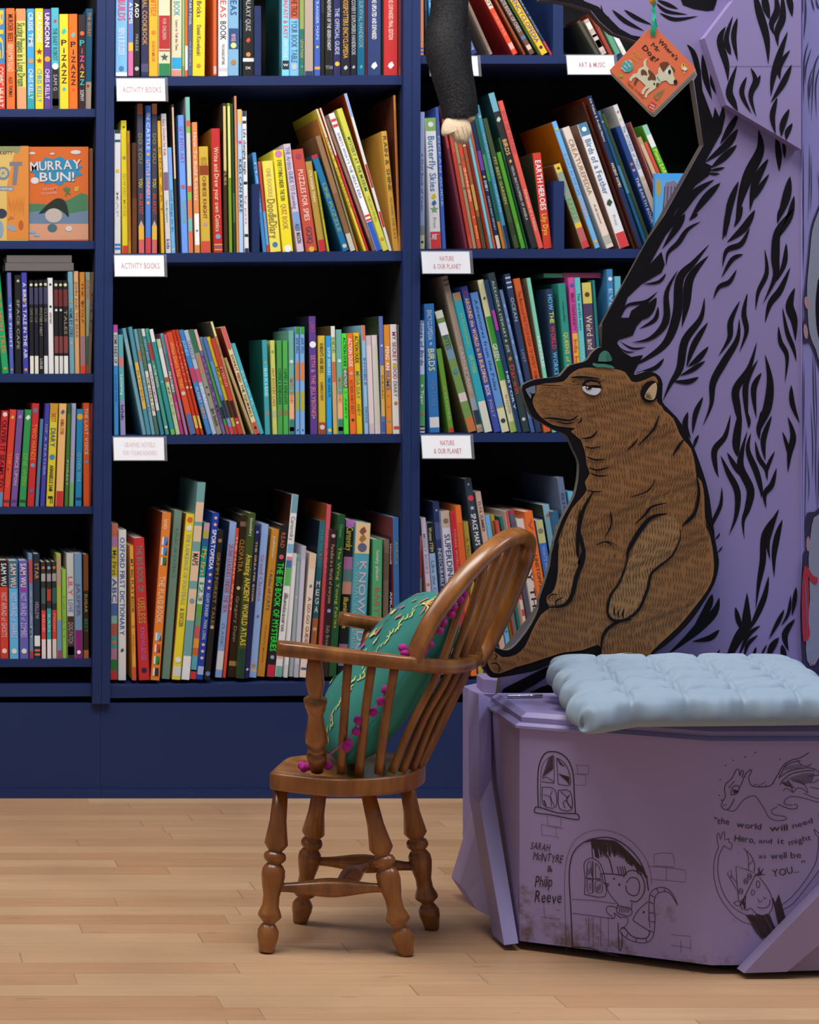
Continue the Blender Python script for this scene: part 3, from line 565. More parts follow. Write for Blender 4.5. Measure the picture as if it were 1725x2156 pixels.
ROWS['R2'] = ('second right shelf', (883, 523.8, 1300, 523.6), '''
884 884 235 14 abd pale_blue_farm t:A_First_Book_of_Cows:.3:.72:679:.4/b:.83:.9:998/b:.9:1:dda/o:.95:.25:333
907 895 248 23.5 eee white_Butterfly_Skies b:0:.1:8b6/t:Butterfly_Skies:.14:.56:58b:.6/o:.05:.25:eee/d:.6:.3:dc3/d:.65:.3:47a/s:.7:.4:8a7/t:Press:.76:.84:bb9:.3/b:.87:1:d44/t:busy:.89:.93:fff
932.5 917 225 7.5 46b cobalt_slim t:OCEAN_GUIDE:.2:.7:9be:.6/b:.1:.3:569
980 925 222 6 734 dark_maroon_covered b:.05:.3:b45
989.5 944 270 6.5 d54 vermilion_slim b:.2:.9:c43
997 951 270 8 a97 khaki_patterned d:.3:.4:664/d:.5:.4:553
1006.5 957 262 9.5 d53 red_GROWING_GREEN t:GROWING_GREEN:.35:.62:fda:.6/o:.28:.3:585/o:.67:.3:494/o:.75:.3:da4/t:EDEN:.82:.92:fc6:.5
1017 964 255 9 a64 caramel_woodland b:.0:.2:ecb/b:.5:.7:ca5/b:.75:1:553
1027 972 255 5.5 b43 slim_poppy b:.2:.9:a32
1033.5 980 257 6 7bc pale_turquoise_slim b:.2:.9:8cd
1040.5 986 255 5.5 c64 thin_terracotta b:.2:.9:b53
1047 990 250 9.5 235 navy_EVERY t:EVERY:.48:.56:eef:.6/t:EARTH_SHOT_REPORT:.6:.86:bcd:.4/b:.25:.4:74a/o:.45:.3:eb4/b:.9:1:ecb
1058 997 240 7.5 376 thin_spruce_green b:.3:.5:5b7/b:.8:1:f93
1068 1002 222 12.5 49b blue_WATERWORLD t:WATERWORLDS:.2:.5:9b7:.6/d:.08:.4:dc5/t:OCEANS:.55:.75:acd:.4/b:.84:1:235
1082 1014 250 10.5 453 moss_BEST_GARDEN t:MY_BEST_GARDEN:.3:.66:bb6:.55/b:.8:.9:343
1098 1046 321 9.5 5a3 bright_grass_green t:Nature:.75:.9:9c6:.5/o:.7:.25:b63
1109 1050 290 6 364 thin_pine_green b:.2:.9:253
1117 1024.5 197 14.5 333 charcoal_BIRDS c:255/b:0:.12:7bc/d:.17:.45:bdc/t:BIRDS:.3:.4:eb7/d:.44:.3:ea6/t:VISUAL_ENCYCLOPEDIA_OF_ANGELA:.47:.82:ccc:.35
1135 1049 213 11 e65 coral_INTO_THE_VOLCANO t:INTO_THE_VOLCANO:.07:.36:b57/t:Adventures_of_a_Volcano:.6:.88:fcb:.5
1146 1122 322 17.5 d43 red_EARTH_HEROES c:243/t:EARTH_HEROES:.08:.6:fff:.65/t:Lily_Dyu:.64:.86:fc4:.6
1228 1166 347 15.5 9a9 grey_JUNGLE c:963/b:0:.1:ec4/t:JUNGLE:.4:.66:7b5:.7/b:.7:.76:ec4/b:.76:.92:c66/b:.92:1:d44/s:.05:.3:433
1254 1162 257 11 7be sky_blue_Snakes c:a60/t:A_DAY_IN_THE_LIFE:.25:.58:89c:.45/t:Snakes:.6:.75:ea9:.6/o:.95:.35:eb4/o:.06:.3:cc5
1278 1184 270 17 edc ivory_CREATUREPEDIA t:CREATUREPEDIA:.1:.56:a86:.6/t:Adrienne:.64:.8:887:.3/b:.9:.97:bba
1306 1216 262 22 eee white_Birds_of_a_Feather c:976/b:0:.1:58a/t:Birds_of_a_Feather:.13:.57:68a:.6/d:.64:.4:353/t:Press:.74:.82:bbb:.3/b:.88:1:d44/o:.05:.25:eff
1334 1226 215 5 421 thin_dark_red b:.2:.9:311
1345 1236 203 14 235 navy_ANCIENT_GAMES c:831/t:Iris_Volant_&_Avalon_Nuovo:.02:.3:edc:.4/t:ANCIENT_GAMES:.44:.6:fda:.5
1361 1258 234 8 269 petrol_slim_TREASURE b:0:.15:468/o:.08:.3:abd/b:.4:.6:59b
1371 1268 240 6 452 thin_dark_fern b:.1:.9:343
1389 1297 268 11 248 blue_THE_EARTH_BOOK t:THE_EARTH_BOOK:.42:.8:ccd:.55/o:.31:.3:c75/o:.36:.3:c99
1404 1291 222 11 ddd white_WONDER_OF_TREES t:The_WONDER_of_TREES:.15:.45:69c:.6/d:.05:.35:d66/d:.1:.3:dc5/b:.5:1:cba/d:.52:.3:ab6
1427 1326 257 5 955 thin_dusky_red b:.1:.9:a66
1436 1338 290 13 db9 tan_and_red_thick c:986/b:.0:.06:ba7
1450 1357 300 7 d54 slim_tomato t:BOOK:.3:.6:e86:.4
1462 1352 265 13 5b3 green_EARTH b:0:.08:9cb/b:.08:.18:eee/t:Planet_EARTH:.2:.45:ee6:.6
''')
ROWS['R3'] = ('third right shelf', (883, 911.8, 1300, 911), '''
884 883 675 18 cdf Songs_of_Birds t:Songs_of_Birds:0:.4:468:.6/b:.48:.95:5a6/d:.58:.3:eee/t:Tiger:.62:.75:efe:.5/o:.83:.3:b74/b:.94:.96:d95/b:.97:.985:543
903 890.5 640 21.5 37b blue_ENCYCLOPEDIA_OF_BIRDS t:ENCYCLOPEDIA:.05:.28:bcd:.45/t:BIRDS:.35:.52:dd9:.6/d:.31:.2:9bc/t:NATURE:.6:.8:68b:.3/b:.88:.96:ddd
946 919 735 11 693 slim_pale_green t:GARDENIA:.45:.85:9b7:.4/b:.94:1:b43/o:.5:.25:a75
987 915 657 18 795 green_white_BITES c:875/b:0:.06:ddc/b:.1:.2:eee/t:BITES:.2:.32:467/b:.3:.4:79a/b:.68:.75:dcc/b:.88:1:c74/d:.5:.4:58a
1006 930 583 13 a98 mushroom_grey_tall b:.02:.03:754/b:.05:.06:754/t:CASTLE_MAGIC:.45:.75:dcc:.4/b:.78:.86:9ab/b:.86:.95:345/b:.96:.97:ea7
1021 953 618 17 3ab turquoise_white_footed b:.78:1:ddc/t:EXTRAORDINARY:.15:.4:9c7:.3/t:LIFE_STORIES:.45:.58:ad8:.4/b:0:.06:a86
1041 970 605 14.5 45a violet_blue_BUILDINGS t:AROUND_the_WORLD_in_80_BUILDINGS:.08:.66:fc7:.55/t:BOOK:.68:.75:dde/o:.04:.25:b36/t:POLLY:.78:.9:baa:.4
1057 990 618 17 69d sky_blue_long_title t:Adventures_from_the_Poles:.05:.7:357:.4/b:.81:.83:898/b:.83:1:dda/o:.92:.3:345
1076.5 1005.5 591 13 eeb cream_GREEN c:875/b:.24:.66:4a4/t:GREEN:.42:.53:fff:.7/t:WALKER:.75:.88:bba:.5/d:.12:.3:565/b:.93:1:ac6
1092 1021 590 7.5 247 thin_navy_pink_banded b:.2:.33:b4a/t:HISTORY:.6:.85:cde
1101.5 1027 576 15.5 344 slate_red_lettered t:ALEXANDRA_STEWART_&_JOE:.05:.5:bcc:.35/t:Darwin:.58:.76:c44:.6/d:.54:.35:c74/o:.92:.25:ccc
1120 1052 611 7 68b cream_covered_blue t:FIELD:.1:.6:9be:.4/b:.9:1:46a
1129 1062 578 12.5 346 dark_navy_OCEAN b:.02:.03:bcd/b:.05:.06:bcd/b:.08:.09:bcd/t:OCEAN:.15:.3:abb:.55/t:LOST:.48:.56:99a:.4
1146 1081 588 14.5 d63 orange_ENCYCLOPEDIA t:The_Illustrated_ENCYCLOPAEDIA_OF_UNTIDY_ANIMALS:.08:.7:a43:.5
1164 1109 586 8.5 8db slim_mint_green c:998/t:UNIVERSE:.38:.58:eff:.7/t:The_Secret:.12:.3:bec:.4
1176 1150 609 14 346 navy_HOW_THE_WORLD_WORKS t:HOW:.04:.15:6ce/t:THE:.16:.24:de5/t:WORLD:.26:.42:e44/t:WORKS:.44:.6:6ce
1201 1175 597 16 398 green_QUEENS t:QUEENS_of_the_JUNGLE:.33:.75:dd5:.5/t:compendium:.12:.26:265:.25
1219 1196.5 585 13 d5a magenta_and_yellow b:.36:1:fb4/t:BIBLIO_CHAKRABORTY:.1:.34:835:.5/t:India_Incredible:.4:.7:c53:.6/o:.05:.3:65b
1233.5 1210.5 585 11.5 6cc aqua_POETRY t:The_world's_most:.1:.34:356:.45/t:PUFFIN_POETRY:.4:.75:9dd:.4
1247 1224.5 596 21 546 purple_gold_Weird b:0:.14:dc6/o:.08:.25:643/t:Weird_and_Wonderful:.22:.7:dca:.6
1270 1248 590 5 288 thin_deep_teal b:.1:.9:377
1291 1278 567 12.5 48b steel_blue_EVER t:EVEREST:.12:.4:ace:.6/o:.06:.35:eee
1305 1295 582 12.5 6bc light_teal_partly_hidden t:ANIMAL:.12:.4:cff:.4
''')
ROWS['R4'] = ('bottom right shelf', (883, 1427, 1300, 1421), '''
885 884 1130 7 c76 thin_patchwork b:.1:.3:b44/b:.3:.5:6aa/b:.6:.9:dcc
910 884 1092 11.5 dcd white_lilac_titled t:MOSSY_BOOKS:.1:.35:99c:.5/o:.42:.3:c84/t:WILD:.5:.7:c9a:.5
924 898 1107 14 ace light_blue_black_capped b:0:.2:222/t:Women_STEM:.03:.19:dd9:.5/t:Like_the_Cookery:.25:.6:79a:.5
940 911 1062 14 347 navy_INDESCRIBABLE t:INDESCRIBABLE_ATLAS:.27:.6:cdd:.5/s:.05:.2:edb/b:.12:.22:569
958 928 1080 18.5 dde white_SUPERDINOSAURS b:0:.1:cba/t:SUPERDINOSAURS:.14:.62:468/o:.06:.3:876
979 949 1081 12 c34 cherry_red t:YOUNG_WORLD:.1:.35:e99:.4
993 959 1066 12 e73 pumpkin_orange b:.1:.9:d63
1008 975 1103 11.5 cb5 straw_yellow t:A_Nature:.1:.3:984:.5
1044 977 1010 15.5 345 slate_SPACE_MAPS t:SPACE_MAPS:.18:.34:eee:.65/s:.03:.2:dca/o:.1:.4:d45/s:.15:.35:ccc/t:TOUR:.86:.92:abb:.5
1061 1000 1040 13.5 dba buff_SUMMER t:YLVA_SUMMER:.05:.22:765:.5/d:.3:.3:854
1076 1021 1090 10.5 7be pale_cyan_SHARKS t:SHARKS:.6:.74:345:.5
1087.5 1032 1090 9 b93 old_gold b:.1:.9:a83
1097.5 1043 1100 7.5 c54 slim_rosy_red b:.3:.9:577
1106 1052 1093 12.5 388 deep_teal_upright t:BEACON:.5:.7:7bb:.3
1120 1063 1078 7 dcb red_chequered b:0:.2:c55/b:.3:.34:c44/b:.4:.44:c44/b:.5:.54:c44/b:.6:.64:c44
1129 1072 1080 11 667 pewter_grey_red_edged b:0:.02:d33
1141.5 1088 1098 17.5 eee white_MY_THINGS t:FLY_THINGS:.25:.78:333:.6
1160.5 1104 1080 18 e73 orange_UNSTOPPABLE_US t:UNSTOPPABLE_US:.27:.6:543:.4/t:Vol:.05:.2:b54:.5
1180 1127 1100 16.5 47c blue_yellow_map_topped b:0:.15:cc8/o:.07:.35:887/t:WHAT'S_WHERE:.17:.36:9be:.4/t:ATLAS:.4:.6:eff:.7
1198 1143 1068 14 8bc mist_blue c:344/t:SKY:.3:.5:9cd:.4/d:.06:.35:d64
1214 1160 1080 16 368 dark_azure d:.1:.4:a64
1232 1173 1008 14 679 greyblue_tall t:BIO:.08:.2:456:.4/b:.25:1:cb9
1247 1196 1037 11 6bd azure_sliver b:.1:.9:5ac
''')
BOOKGROUP = {'L1': 'paperbacks on the top left shelf', 'L3': 'paperbacks on the third left shelf', 'L4': 'paperbacks on the fourth left shelf', 'L5': 'paperbacks on the fifth left shelf',
 'M1': 'books on the top middle shelf', 'M2': 'books on the second middle shelf', 'M3': 'books on the third middle shelf', 'M4': 'books on the bottom middle shelf',
 'R1': 'books on the top right shelf', 'R2': 'books on the second right shelf', 'R3': 'books on the third right shelf', 'R4': 'books on the bottom right shelf'}
PAGES = mat('page_edges', 'd8cfbe', 0.85, noise=0.12, nscale=400)
def book_mesh(w_, h, d, col, elems, side):
    """local: x across the spine, z up, y into the shelf (spine at y=0)"""
    m = MB(); cov = paper(col); u0 = -w_ if side else 0.0; u1 = u0+w_; t = min(0.0012, w_*0.2); c = min(0.0012, w_*0.25)
    prof = [(u0, d), (u0, c), (u0+c, 0), (u1-c, 0), (u1, c), (u1, d), (u1-t, d), (u1-t, 0.003), (u0+t, 0.003), (u0+t, d)]
    m.hexa([(x, y, 0) for x, y in prof], [(x, y, h) for x, y in prof], cov)
    m.box((u0+t*1.02, 0.0032, 0.0005), (u1-t*1.02, 0.0038, h-0.0005), PAGES)
    y = -0.00025; k = 0
    uc = (u0+u1)/2; a0, a1 = u0+c*0.6, u1-c*0.6
    for e in [q for q in elems.split('/') if q]:
        q = e.split(':'); T = q[0]
        if T == 't' or T == 'v' and len(q) > 4:
            # colon may be inside a title
            while len(q) > 4 and not q[2].replace('.', '').isdigit(): q = [q[0], q[1]+':'+q[2]]+q[3:]
        y2 = y-0.00006*(k % 9); k += 1
        if T == 'b':
            v0, v1 = float(q[1]), float(q[2])
            if v1 > v0: m.poly([(a0, y+0.0001, h*(1-v1)), (a1, y+0.0001, h*(1-v1)), (a1, y+0.0001, h*(1-v0)), (a0, y+0.0001, h*(1-v0))], paper(q[3]))
        elif T == 't':
            v0, v1 = float(q[2]), float(q[3]); fr = float(q[5]) if len(q) > 5 else 0.62; of = float(q[6]) if len(q) > 6 else 0.0
            ht = w_*fr; ub = uc-ht/2+of*w_
            text(m, q[1].replace('_', ' '), paper(q[4]), lambda x, z: (ub+z, y2-0.0002, h*(1-v0)-x), 1, h*(v1-v0), ht, False)
        elif T == 'v':
            v0, v1 = float(q[2]), float(q[3]); s = q[1]; st = (v1-v0)/len(s)
            for i, ch in enumerate(s):
                zc = h*(1-(v0+st*(i+0.85)))
                cl = q[4] if q[4] != 'f59' else ['3bb', 'd55', 'e5a', 'e65', 'dc4', '3bb'][i % 6]
                text(m, ch, paper(cl), lambda x, z: (uc+x, y2-0.0002, zc+z), 1, w_*0.62*(0.25 if ch in 'Ii' else 1), h*st*0.72)
        elif T == 'h':
            v = float(q[2]); wf = float(q[4]); text(m, q[1], paper(q[3]), lambda x, z: (uc+x, y2-0.0002, h*(1-v)+z-w_*wf*.25), 1, w_*wf, w_*wf*0.5)
        elif T == 'c': m.poly([(u0-0.00015, 0.003, 0.0003), (u0-0.00015, 0.003, h-.0003), (u0-0.00015, d, h-.0003), (u0-0.00015, d, 0.0003)], paper(q[1]))
        elif T in 'osd':
            v, r = float(q[1]), float(q[2])*w_; zc = h*(1-v)
            if T == 'o': P = [(uc+r*math.cos(a), zc+r*math.sin(a)) for a in [2*math.pi*i/14 for i in range(14)]]
            elif T == 's': P = [(uc+r*(1 if i % 2 == 0 else .42)*math.sin(math.pi*i/5), zc+r*(1 if i % 2 == 0 else .42)*math.cos(math.pi*i/5)) for i in range(10)]
            else: P = [(uc-r*.8, zc-r*.3), (uc-r*.1, zc-r), (uc+r*.8, zc-r*.1), (uc+r*.3, zc+r*.9), (uc-r*.4, zc+r*.5)]
            m.poly([(a, y2-0.0002, b) for a, b in P], paper(q[3]))
        elif T == 'q':
            v0, v1 = float(q[1]), float(q[2]); zm = h*(1-v0-(v1-v0)*.3)
            m.poly([(a0, y2, h*(1-v1)), (a1, y2, h*(1-v1)), (a1, y2, zm), (a0, y2, zm)], paper(q[3]))
            m.poly([(a0, y2, zm), (a1, y2, zm), (uc, y2, h*(1-v0))], paper('ca9'))
        elif T == 'f':
            v = float(q[1]); cl = q[2].strip('.'); hh = h*0.024; zc = h*(1-v); b0, b1 = uc-w_*.32, uc+w_*.32
            m.poly([(b0, y2, zc-hh), (b1, y2, zc-hh), (b1, y2, zc+hh), (b0, y2, zc+hh)], paper(cl))
            m.poly([(b0, y2-.0001, zc-hh), (b0+w_*.2, y2-.0001, zc-hh), (b0+w_*.2, y2-.0001, zc+hh), (b0, y2-.0001, zc+hh)], paper('eee'))
            m.poly([(b1-w_*.2, y2-.0001, zc-hh), (b1, y2-.0001, zc-hh), (b1, y2-.0001, zc+hh*.6)], paper('333'))
    return m
LABELS = {}
def parse(row):
    rn, base, data = ROWS[row]; B = []
    for ln in data.strip().split('\n'):
        p = ln.split(' ', 6); xb, xt, yt, w_ = map(float, p[:4])
        B.append(dict(xb=xb, xt=xt, yt=yt, w=w_, col=p[4], name=p[5], el=p[6] if len(p) > 6 else ''))
    x0, y0, x1, y1 = base
    for b in B: b['by'] = y0+(y1-y0)*(b['xb']-x0)/(x1-x0)-0.4
    B.sort(key=lambda b: b['xb'])
    for i in range(len(B)-1):
        a, b = B[i], B[i+1]
        for _ in range(2):
            yc = max(a['yt'], b['yt']); ov = -9
            for yy in (a['by'], (a['by']+yc)/2, yc):
                ra = a['xb']+a['w']+(a['xt']-a['xb'])*(a['by']-yy)/(a['by']-a['yt'])
                lb = b['xb']+(b['xt']-b['xb'])*(b['by']-yy)/(b['by']-b['yt'])
                ov = max(ov, ra-lb)
            if ov > -0.25:
                ov += 0.3; cut = min(ov, a['w']*0.38); a['w'] -= cut; ov -= cut
                if ov > 0: b['xb'] += ov; b['xt'] += ov
    return rn, B
LIM = {'L': 192.0, 'M': 844.6, 'R': 1556}
def place_books(row):
    rn, B = parse(row)
    over = B[-1]['xb']+B[-1]['w']-LIM[row[0]]
    if over > 0:
        print('ROW', row, 'overflow', over)
        B[-1]['xb'] -= over*(1 if over < B[-1]['w'] else 1)
    names = [b['name'].replace('_', ' ') for b in B]
    for i, b in enumerate(B):
        sb = 0.006+random.uniform(-0.004, 0.006)
        if row in ('M4', 'R4'): sb = 0.02+random.uniform(-0.012, 0.02)
        sc = (D+sb)/D
        H_ = (b['by']-b['yt'])/1000*sc; dx = (b['xb']-b['xt'])/1000*sc
        th = math.atan2(dx, H_); L = math.hypot(dx, H_); w_ = b['w']/1000*math.cos(th)*sc
        if abs(th) < 0.012: pass
        side = th < 0
        p = PX(b['xb']+(b['w'] if side else 0), b['by'], 0)
        pp = PX(b['xb']+(b['w'] if side else 0), b['by'], sb)
        d = min(0.225, max(0.12, L*0.68)) if row[0] == 'L' else min(0.245, max(0.15, L*0.78))
        m = book_mesh(w_*0.985, L, d, b['col'], b['el'], side)
        o = m.build('book', loc=(pp.x, sb, p.z), rot=(0, -th, 0), local=True)
        nm = names[i]
        lab = f"{nm} book on {rn}"+(f", right of the {names[i-1]} one" if i else ", first in its row")
        if len(lab.split()) > 16: lab = f"{nm} book on {rn}"
        assert lab not in LABELS, lab
        LABELS[lab] = 1; tag(o, lab, 'book', BOOKGROUP[row])
        pg = MB(); t = min(0.0012, w_*0.2); u0 = (-w_*0.985 if side else 0); u1 = u0+w_*0.985
        pg.box((u0+t*1.1, 0.0042, 0.0022), (u1-t*1.1, d-0.003, L-0.0022), PAGES)
        pg.build('page_block', parent=o, local=True)
for r in ROWS: place_books(r)
# flat slabs on top of the third left row
for (y0, y1, x0, x1, lab) in ((553, 569.5, 12, 156, 'lower grey book lying flat on top of the third left row'), (537, 552.4, 15, 152, 'upper grey book lying flat on top of the third left row')):
    m = MB(); G = mat('grey_board', '6b6664', 0.6)
    p0 = PX(x0, y1, 0); p1 = PX(x1, y0, 0)
    m.box((p0.x, 0.01, p0.z), (p1.x, 0.15, p0.z+0.0022), G); m.box((p0.x, 0.01, p1.z-0.0022), (p1.x, 0.15, p1.z), G); m.box((p0.x, 0.0095, p0.z), (p1.x, 0.012, p1.z), G)
    o = m.build('flat_book', loc=((p0.x+p1.x)/2, 0.08, p0.z)); tag(o, lab, 'book', 'grey books lying flat')
    m = MB(); m.box((p0.x+0.003, 0.0125, p0.z+0.0025), (p1.x-0.003, 0.148, p1.z-0.0025), PAGES); m.build('page_block', parent=o)
m = MB(); p0 = PX(1196, 584, 0); p1 = PX(1276, 573, 0)
m.box((p0.x, 0.03, p0.z), (p1.x, 0.2, p1.z), mat('flat_spine', '7a2a48', 0.5)); m.box((p0.x-0.04, 0.032, p0.z+0.001), (p0.x-0.0002, 0.19, p1.z-0.001), mat('flat_spine2', '3c7a5c', 0.5))
tag(m.build('flat_book', loc=(p0.x, 0.1, p0.z)), 'crimson and green book lying flat above the third right row', 'book')

# ---------------------------------------------------------------- face-out books on the second left shelf
def cover_book(x0, x1, y0, y1, Y, th, cols, label, paint, name='book'):
    mp = lambda px, py: PX(px, py, Y-0.0004); c = MB(200); k = paper(cols)
    P = [PX(x, y, Y) for x, y in ((x0, y1), (x1, y1), (x1, y0), (x0, y0))]
    c.prism(P, (0, 0.0012, 0), k); c.prism([p+Vector((0, th-0.0012, 0)) for p in P], (0, 0.0012, 0), k)
    c.prism([PX(x, y, Y)+Vector((0, 0.0012, 0)) for x, y in ((x0, y1), (x0+1.2, y1), (x0+1.2, y0), (x0, y0))], (0, th-0.0024, 0), k)
    paint(c, mp)
    o = c.build(name, loc=(P[0]+P[1])/2); tag(o, label, 'book', None)
    g = MB(); q = [PX(x, y, Y) for x, y in ((x0+2, y1-2), (x1-2, y1-2), (x1-2, y0+2), (x0+2, y0+2))]
    g.prism([v+Vector((0, 0.0014, 0)) for v in q], (0, th-0.0028, 0), PAGES); g.build('page_block', parent=o)
    return o
def z2(x, y): return (x/6.9, 290+y/6.9)
def paint_orange(c, mp):
    q = lambda x, y: mp(*z2(x, y))
    fill(c, [(425, 1190), (1280, 1190), (1285, 1480), (425, 1490)], paper('d09878'), q)
    fill(c, [(425, 960), (560, 960), (700, 970), (1000, 900), (1180, 800), (1275, 830), (1280, 1230), (425, 1240)], paper('487a58'), q)
    fill(c, [(425, 1080), (700, 1050), (1000, 1100), (1280, 1060), (1280, 1250), (425, 1250)], paper('6a8098'), q)
    P = []
    for i in range(22):
        a = 2*math.pi*i/22; r = 1.0 if i % 2 else 0.80; P.append((820+400*r*math.cos(a), 480+215*r*math.sin(a)))
    fill(c, P, paper('2f86ae'), q)
    text_px(c, 'MURRAY', *z2(815, 475), -3, 19, paper('222'), mp, width=108)
    text_px(c, 'MURRAY', *z2(810, 465), -3, 19, paper('ddcfca'), mp, width=107)
    text_px(c, 'BUN!', *z2(835, 640), -1, 19, paper('222'), mp, width=74)
    text_px(c, 'BUN!', *z2(830, 632), -1, 19, paper('ddcfca'), mp, width=73)
    disc(c, 505, 622, 60, 48, paper('ddcfca'), q)
    for x, y, r in ((470, 225, 45), (760, 232, 35), (1100, 210, 75)): disc(c, x, y, r, r*.4, paper('ccc'), q)
    text_px(c, 'ADAM', *z2(720, 760), -4, 5, paper('e8a090'), mp, width=30); text_px(c, 'STOWER', *z2(715, 825), -4, 5, paper('e8a090'), mp, width=34)
    fill(c, [(1080, 720), (1150, 700), (1130, 780), (1080, 780)], paper('c9a040'), q)
    for a in (-.9, -.3, .4, 1.0, 2.2, 3.4): stroke(c, [(970, 780), (970+70*math.sin(a), 780-80*math.cos(a))], 26, paper('4a7a50'), q)
    disc(c, 780, 1130, 125, 105, paper('bbb0a8'), q); disc(c, 760, 1310, 70, 60, paper('4a6a70'), q)
    fill(c, [(560, 1100), (700, 960), (830, 880), (950, 930), (1000, 1150), (900, 1060), (760, 1020), (640, 1090)], paper('253028'), q, 3)
    disc(c, 1000, 1320, 50, 40, paper('ccc6c0'), q); disc(c, 470, 1370, 50, 20, paper('7aa8c8'), q); disc(c, 530, 1420, 45, 16, paper('7aa8c8'), q)
def paint_yellow(c, mp):
    q = lambda x, y: mp(*z2(x, y))
    fill(c, [(100, 700), (200, 250), (300, 120), (412, 120), (412, 1480), (100, 1480)], paper('d98a3c'), q)
    fill(c, [(-150, 125), (320, 125), (260, 240), (180, 200), (-150, 210)], paper('8c9066'), q)
    text_px(c, 'RAFTY', *z2(90, 245), 0, 7, paper('4a4a38'), mp, width=27)
    fill(c, [(140, 350), (325, 350), (320, 410), (270, 410), (240, 690), (175, 690), (200, 410), (140, 410)], paper('7a7a82'), q)
    disc(c, 45, 515, 95, 95, paper('7a8490'), q, 16); disc(c, 45, 515, 62, 62, paper('d6c384'), q, 16)
    for i in range(4): line(c, [(45+60*math.cos(i*.8), 515+60*math.sin(i*.8)), (45-60*math.cos(i*.8), 515-60*math.sin(i*.8))], 8, paper('7a8490'), q)
    fill(c, [(-150, 700), (200, 712), (195, 770), (-150, 755)], paper('6c8aa0'), q); text_px(c, 'DVENTURE', *z2(80, 758), 1, 4.5, paper('ddd'), mp, width=30)
    disc(c, 20, 1100, 80, 70, paper('333a50'), q); disc(c, -10, 1330, 60, 130, paper('8aa0b4'), q); disc(c, 170, 1310, 75, 40, paper('8aa0b4'), q, 16, .4)
    disc(c, 305, 1270, 35, 70, paper('b85c2c'), q); fill(c, [(110, 1200), (150, 1130), (215, 1170)], paper('c07040'), q)
    for i in range(14): line(c, [(120+i*18, 850+((i*37) % 120)), (130+i*16, 1000+((i*53) % 140))], 4, paper('c0702c'), q)
cover_book(-60, 60.3, 308, 506.8, 0.004, 0.014, 'd8b86a', 'yellow and orange book facing out on the second left shelf, cropped by frame', paint_yellow)
cover_book(61.3, 186, 309, 506.8, 0.008, 0.015, 'd0682c', 'orange book facing out with a blue burst behind its title, second left shelf', paint_orange)
m = MB(); q0 = PX(188, 506.8, 0.012); m.box((q0.x, 0.012, q0.z), (q0.x+0.0075, 0.15, q0.z+0.195), paper('7a4a30'))
tag(m.build('book', loc=(q0.x, 0.012, q0.z)), 'dim brown book standing edge-on at right end of second left shelf', 'book')
# small face-out book beside the tree
def paint_tree(c, mp):
    fill(c, [(1380, 378), (1438, 378), (1438, 520), (1380, 520)], paper('5aa8dc'), mp)
    fill(c, [(1378, 520), (1395, 440), (1402, 385), (1420, 380), (1440, 400), (1440, 520)], paper('7d7490'), mp)
    for i in range(5): line(c, [(1386+i*9, 518), (1396+i*7, 450), (1400+i*7, 392)], 1.6, paper('3a3444'), mp)
    disc(c, 1387, 395, 6, 18, paper('a89a60'), mp)
cover_book(1379, 1441, 365, 522.8, -0.026, 0.010, '4aa4e8', 'sky blue book with grey tree drawing facing out beside the purple tree', paint_tree)

# ---------------------------------------------------------------- shelf cards in clear holders
ACR = bpy.data.materials.new('clear_acrylic'); ACR.use_nodes = True
_b = ACR.node_tree.nodes['Principled BSDF']; _b.inputs['Roughness'].default_value = 0.3; _b.inputs['IOR'].default_value = 1.3; _b.inputs['Alpha'].default_value = 0.07; _b.inputs['Base Color'].default_value = (0.95, 0.97, 1, 1)
CARD = mat('card_white', 'f6f6f8', 0.4)
def card(x0, x1, y0, y1, lines, label, ink='b04a48'):  # ink: paler reds put the glare on the holder into the print colour
    t = math.radians(14); p0 = PX(x0, y0, -0.013); W = (x1-x0)/1000; Hh = (y1-y0)/1000/math.cos(t)
    root = empty('shelf_card', (p0.x+W/2, -0.013, p0.z)); tag(root, label, 'shelf label', 'white cards clipped to the shelf edges')
    f = lambda u, v, n=0.0: Vector((p0.x+u, -0.0155-v*math.sin(t)-n*math.cos(t), p0.z-v*math.cos(t)+n*math.sin(t)))
    m = MB(); a = 0.002
    m.prism([f(a, Hh-a), f(W-0.006, Hh-a), f(W-0.006, a), f(a, a)], f(0, 0, -0.0006)-f(0, 0), CARD)
    for i, (s, hh) in enumerate(lines):
        v = Hh*((i+1)/(len(lines)+1))+hh/2
        text(m, s, mat('card_ink_'+ink, ink, 0.5), lambda x, z: f(W/2+x, v-z, 0.0003), 0 if hh < .006 else 1, len(s)*hh*0.46, hh)
    m.build('card', parent=root)
    m = MB(); m.prism([f(0, Hh, 0.0012), f(W, Hh, 0.0012), f(W, 0, 0.0012), f(0, 0, 0.0012)], f(0, 0, 0.0006)-f(0, 0, 0.0012), ACR)
    m.prism([f(0, 0.001, 0.0012), f(W, 0.001, 0.0012), Vector((p0.x+W, 0.0-0.0006, p0.z+0.0005)), Vector((p0.x, -0.0006, p0.z+0.0005))], (0, 0, -0.0006), ACR)
    m.build('holder', parent=root)
card(243, 352, 164, 216, [('ACTIVITY BOOKS', 0.0125)], 'white card reading ACTIVITY BOOKS under the top middle shelf')
card(238.5, 350, 536, 584, [('ACTIVITY BOOKS', 0.0125)], 'white card reading ACTIVITY BOOKS under the second middle shelf', 'c88c8a')
card(236.5, 350, 919, 970, [('GRAPHIC NOVELS', 0.010), ('FOR YOUNG READERS', 0.009)], 'white card with glare-paled GRAPHIC NOVELS print under third middle shelf', 'e4c8cc')
card(901, 1010, 117, 163, [('', 0.01)], 'blank white card behind the black plush arm')
card(1190, 1297, 115, 160, [('ART & MUSIC', 0.011)], 'white card reading ART & MUSIC left of the hanging book')
